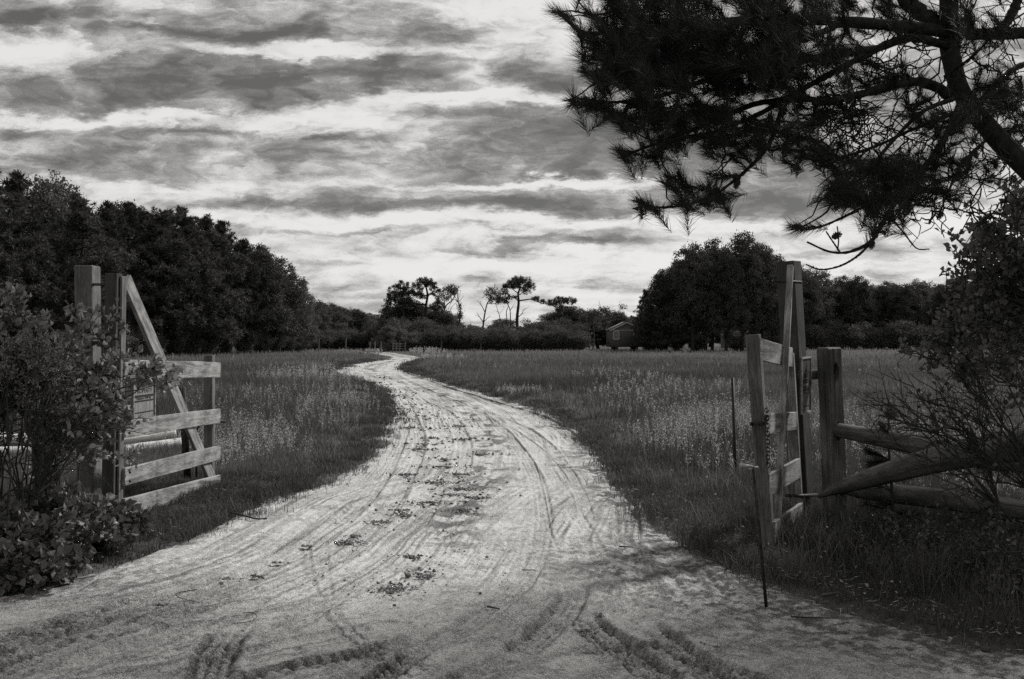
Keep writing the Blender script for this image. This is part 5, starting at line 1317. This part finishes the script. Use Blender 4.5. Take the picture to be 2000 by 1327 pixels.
bush('low_weeds', 'dark straggly weeds in the shade below the fence at lower right', [tuple(P(a, b, gY(b))) for a, b in [(1640, 1080), (1720, 1090), (1800, 1100), (1880, 1110), (1950, 1120), (1700, 1050), (1860, 1060), (1960, 1170), (1780, 1150), (1620, 1060)]],
     scat([(1750, 1050, 140, 30, 7.6, .6, 50), (1900, 1060, 110, 40, 7.0, .5, 50), (1950, 1150, 60, 40, 6.2, .3, 20), (1650, 1050, 50, 14, 8.0, .3, 12)]), M_LEAFB, .035, .018, per=5, side=4, seed=8, sidel=.14, r0=.003)
# pine seedling by the fence
sdl = thing('pine_seedling', P(1742, 1050, gY(1050)), 'small pine seedling with drooping needle tufts in front of the lower rail', 'seedling')
g = Geo(); sp_ = spl([P(1744, 1055, 7.9), P(1742, 960, 7.9), P(1736, 880, 7.9), P(1736, 815, 7.9)], 16); tube(g, sp_, np.linspace(.016, .006, len(sp_)), 6)
gn2 = Geo()
for a, b, c, d in [(1742, 1000, 1690, 985), (1742, 1000, 1790, 1010), (1740, 960, 1680, 935), (1740, 960, 1700, 915), (1738, 900, 1700, 905), (1736, 815, 1736, 808), (1738, 850, 1722, 835), (1740, 985, 1715, 990), (1740, 940, 1770, 930), (1738, 900, 1690, 880)]:
    p, q = P(a, b, 7.9), P(c, d, 7.9 + rp_.uniform(-.3, .1)); tube(g, bez(p, mm(p, q, .5) + [0, 0, .03], q, 6), np.linspace(.006, .003, 6), 4, False)
    for k in range(3): needles(gn2, mm(p, q, 1 - k * .22), unit(q - p), 90, .13, .003, .1)
g.obj('stem', M_TWIG, sdl, True); gn2.obj('crown', M_NEEDLE, sdl)

# ------------------------------------------------------------------ crumbs, stones, twigs and litter on the sand
def lumps(g, x, y, s, zoff=0.0, rng=R):
    n = len(x); base = np.array([(1, 0, 0), (0, 1, 0), (-1, 0, 0), (0, -1, 0), (0, 0, .75), (0, 0, -.3)], float)
    sc_ = s[:, None] * rng.uniform(.6, 1.5, (n, 3))
    Vv = base[None] * sc_[:, None, :] * rng.uniform(.7, 1.2, (n, 6, 1))
    a = rng.uniform(0, 6.28, n); ca, sa = np.cos(a)[:, None], np.sin(a)[:, None]
    xx = Vv[..., 0] * ca - Vv[..., 1] * sa; yy3 = Vv[..., 0] * sa + Vv[..., 1] * ca
    Vv = np.stack([xx + x[:, None], yy3 + y[:, None], Vv[..., 2] + rz(x, y)[:, None] + zoff + .004], -1).reshape(-1, 3)
    T = np.array([(0, 1, 4), (1, 2, 4), (2, 3, 4), (3, 0, 4), (1, 0, 5), (2, 1, 5), (3, 2, 5), (0, 3, 5)])
    g.add(Vv, T=(np.arange(n)[:, None, None] * 6 + T[None]).reshape(-1, 3))
g = Geo()
# the littered strip up the middle of the road
pth = tr([(770, 1200), (820, 1120), (850, 1040), (880, 980), (885, 920), (870, 860), (840, 815), (800, 780), (750, 750), (735, 730)])
n = 5200; t = R.uniform(0, 1, n) ** .8 * (len(pth) - 1.01); i = t.astype(int); p = pth[i] + (pth[i + 1] - pth[i]) * (t - i)[:, None]
x = p[:, 0] + R.normal(0, .34, n); y = p[:, 1] + R.normal(0, .5, n)
k = (fbm(x * 1.5, y * 3.5, 3, 81) > .50); k = k & (R.uniform(0, 1, len(x)) < .8 * np.clip(22 / y, 0, 1) ** 2.5); x, y = x[k], y[k]
lumps(g, x, y, np.maximum(.005, y * .0008) * (.25 + 2.2 * R.uniform(0, 1, len(x)) ** 3))
x, y = sample(5200, -50, 1900, 800, 1327); k = inside(x, y) > 0; x, y = x[k], y[k]; k = fbm(x * 2.4, y * 2.4, 3, 82) > .42; x, y = x[k], y[k]
lumps(g, x, y, np.maximum(.0025, y * .0004) * R.uniform(.5, 1.6, len(x)))
for px, py, rx, ry, n in [(680, 1064, 55, 5, 150), (690, 1050, 22, 3, 50), (600, 1071, 16, 3, 60), (500, 1130, 22, 4, 70), (440, 1135, 30, 3, 50), (540, 1103, 18, 3, 40), (790, 1009, 26, 3, 70), (740, 1023, 40, 4, 90), (800, 1091, 26, 5, 80), (770, 1155, 60, 20, 240), (830, 1130, 40, 16, 140), (310, 1187, 30, 4, 60), (130, 1222, 50, 6, 120), (60, 1245, 50, 8, 100),
                          (900, 1000, 60, 5, 90), (880, 970, 50, 4, 80), (860, 945, 70, 4, 110), (840, 985, 60, 4, 110), (900, 958, 60, 4, 100), (780, 1000, 40, 3, 60), (930, 975, 50, 3, 70), (800, 930, 50, 3, 70), (860, 915, 60, 3, 90), (830, 870, 50, 3, 70), (780, 820, 40, 2, 50), (770, 800, 40, 2, 50), (900, 930, 40, 4, 60), (870, 900, 40, 3, 60), (820, 880, 40, 3, 60), (840, 858, 40, 3, 50), (800, 838, 36, 3, 50), (940, 890, 50, 3, 60), (910, 860, 45, 3, 50), (900, 835, 40, 3, 50), (1360, 1262, 26, 4, 60), (1400, 1270, 20, 4, 30), (1170, 1208, 18, 4, 40), (1150, 1240, 30, 10, 60), (1240, 960, 30, 8, 60)]:
    n = int(n * 1.5); a = R.uniform(0, 6.28, n); q = np.abs(R.normal(0, .5, n))
    pts = np.array([G(px + rx * q_ * math.cos(a_), py + ry * q_ * math.sin(a_)) for q_, a_ in zip(q, a)])
    lumps(g, pts[:, 0], pts[:, 1], np.maximum(.0045, pts[:, 1] * .0010) * (.3 + 2.0 * R.uniform(0, 1, n) ** 2.5))
tag(g.obj('soil_crumbs', M_CLOD), kind='stuff')
# dry straw and fallen needles near the verges
g = Geo()
x, y = sample(9000, 0, 2050, 930, 1327); d = inside(x, y)
pr = np.where(x > .4, np.clip(1.0 - d / 2.2, 0.02, 1), np.clip(.6 - d / .8, 0.015, 1)); k = (R.uniform(0, 1, len(x)) < pr) & (d > -.8); x, y = x[k], y[k]
n = len(x); o_ = np.stack([x, y, rz(x, y) + .012 + np.where(inside(x, y) < .1, .05, 0)], 1); D = rdir(n); D[:, 2] = abs(D[:, 2]) * .25 - .03
rhombs(g, o_, D, R.uniform(.015, .07, n), R.uniform(.0015, .004, n))
x, y = sample(700, 0, 2050, 930, 1327); k = (inside(x, y) < .5) & (x > .9); x, y = x[k], y[k]; n = len(x)
D = rdir(n); D[:, 2] = abs(D[:, 2]) * .4; ovals(g, np.stack([x, y, gz(x, y) + .05], 1), D, R.uniform(.02, .04, n), R.uniform(.01, .02, n))
tag(g.obj('straw_litter', M_LITTER), kind='stuff')
def stick(name, pts, r, label, m=M_TWIG, cat='twig'):
    pts = [G(a, b) + [0, 0, h + .008] for a, b, h in pts]
    g = Geo(); p = spl(pts, 16); tube(g, p, np.linspace(r, r * .6, len(p)), 6); o = g.obj(name, m, smooth=True); return tag(o, label, cat)
stick('twig', [(385, 1157, .01), (350, 1164, .012), (344, 1170, .014), (356, 1176, .012), (384, 1180, .006)], .0028, 'thin V-shaped twig lying on the sand at lower left')
stick('twig', [(474, 1203, .006), (492, 1204, .014), (502, 1212, .014), (490, 1221, .012), (452, 1222, .004)], .0024, 'thin twig bent in a hook above the pale crossing tyre tracks')
stick('twig', [(1209, 1071, .006), (1237, 1073, .006)], .006, 'short straight dark stick right of the middle of the road')
stick('twig', [(1545, 1211, .01), (1575, 1216, .02), (1622, 1214, .01)], .006, 'curved dark stick lying right of the iron rod')
stick('twig', [(1020, 1117, .004), (1046, 1117, .004)], .004, 'fine straight twig lying level in the middle of the sand')
stick('twig', [(952, 1189, .005), (976, 1194, .005)], .006, 'stubby slanting twig near the bottom middle of the road')
stick('twig', [(440, 1005, .02), (470, 1014, .03), (500, 1018, .012), (522, 1017, .01)], .010, 'dark crooked branch end at the grass edge below the left gate')
stick('twig', [(449, 1000, .12), (458, 1008, .05), (468, 1013, .02)], .009, 'dark curled upright twig at the grass edge below the left gate')
stick('twig', [(140, 1190 - 22, .02), (180, 1148, .03), (200, 1132, .02)], .003, 'pale dry stalk pointing out of the left undergrowth', M_LITTER)
stick('twig', [(1605, 1172, .02), (1640, 1170, .03)], .010, 'pale stub of wood in the shaded litter at lower right', M_BARKDEAD)
def stone(px, py, r, label, m=M_STONE, q=.6):
    bm = bmesh.new(); bmesh.ops.create_icosphere(bm, subdivisions=2, radius=r)
    for v in bm.verts:
        v.co *= 1 + (fbm(np.array([v.co.x / r * 1.3 + px]), np.array([v.co.y / r * 1.3 + v.co.z / r]), 2)[0] - .5) * .6; v.co.z *= q
    me = bpy.data.meshes.new('stone'); bm.to_mesh(me); bm.free(); me.materials.append(m)
    o = bpy.data.objects.new('stone', me); COL.objects.link(o); c = G(px, py); o.location = (c[0], c[1], float(rz(c[0], c[1])) + r * q * .6)
    tag(o, label, 'stone')
stone(797, 1130, .020, 'small dark square stone on the pale middle of the road', q=.8)
stone(951, 1092, .013, 'little dark stone right of the middle litter strip')
stone(938, 1163, .012, 'tiny dark stone below the middle of the road')
stone(770, 1187, .011, 'tiny dark lump at the lower end of the litter strip')
stone(849, 1007, .012, 'tiny upright dark stone on the sunlit middle of the road', q=1.0)
stone(1033, 1281, .018, 'small pale stone between the bottom tyre tracks', M_LITTER)
stone(1925, 1275, .026, 'pale round stone in the litter at the lower right corner', M_BARKDEAD)
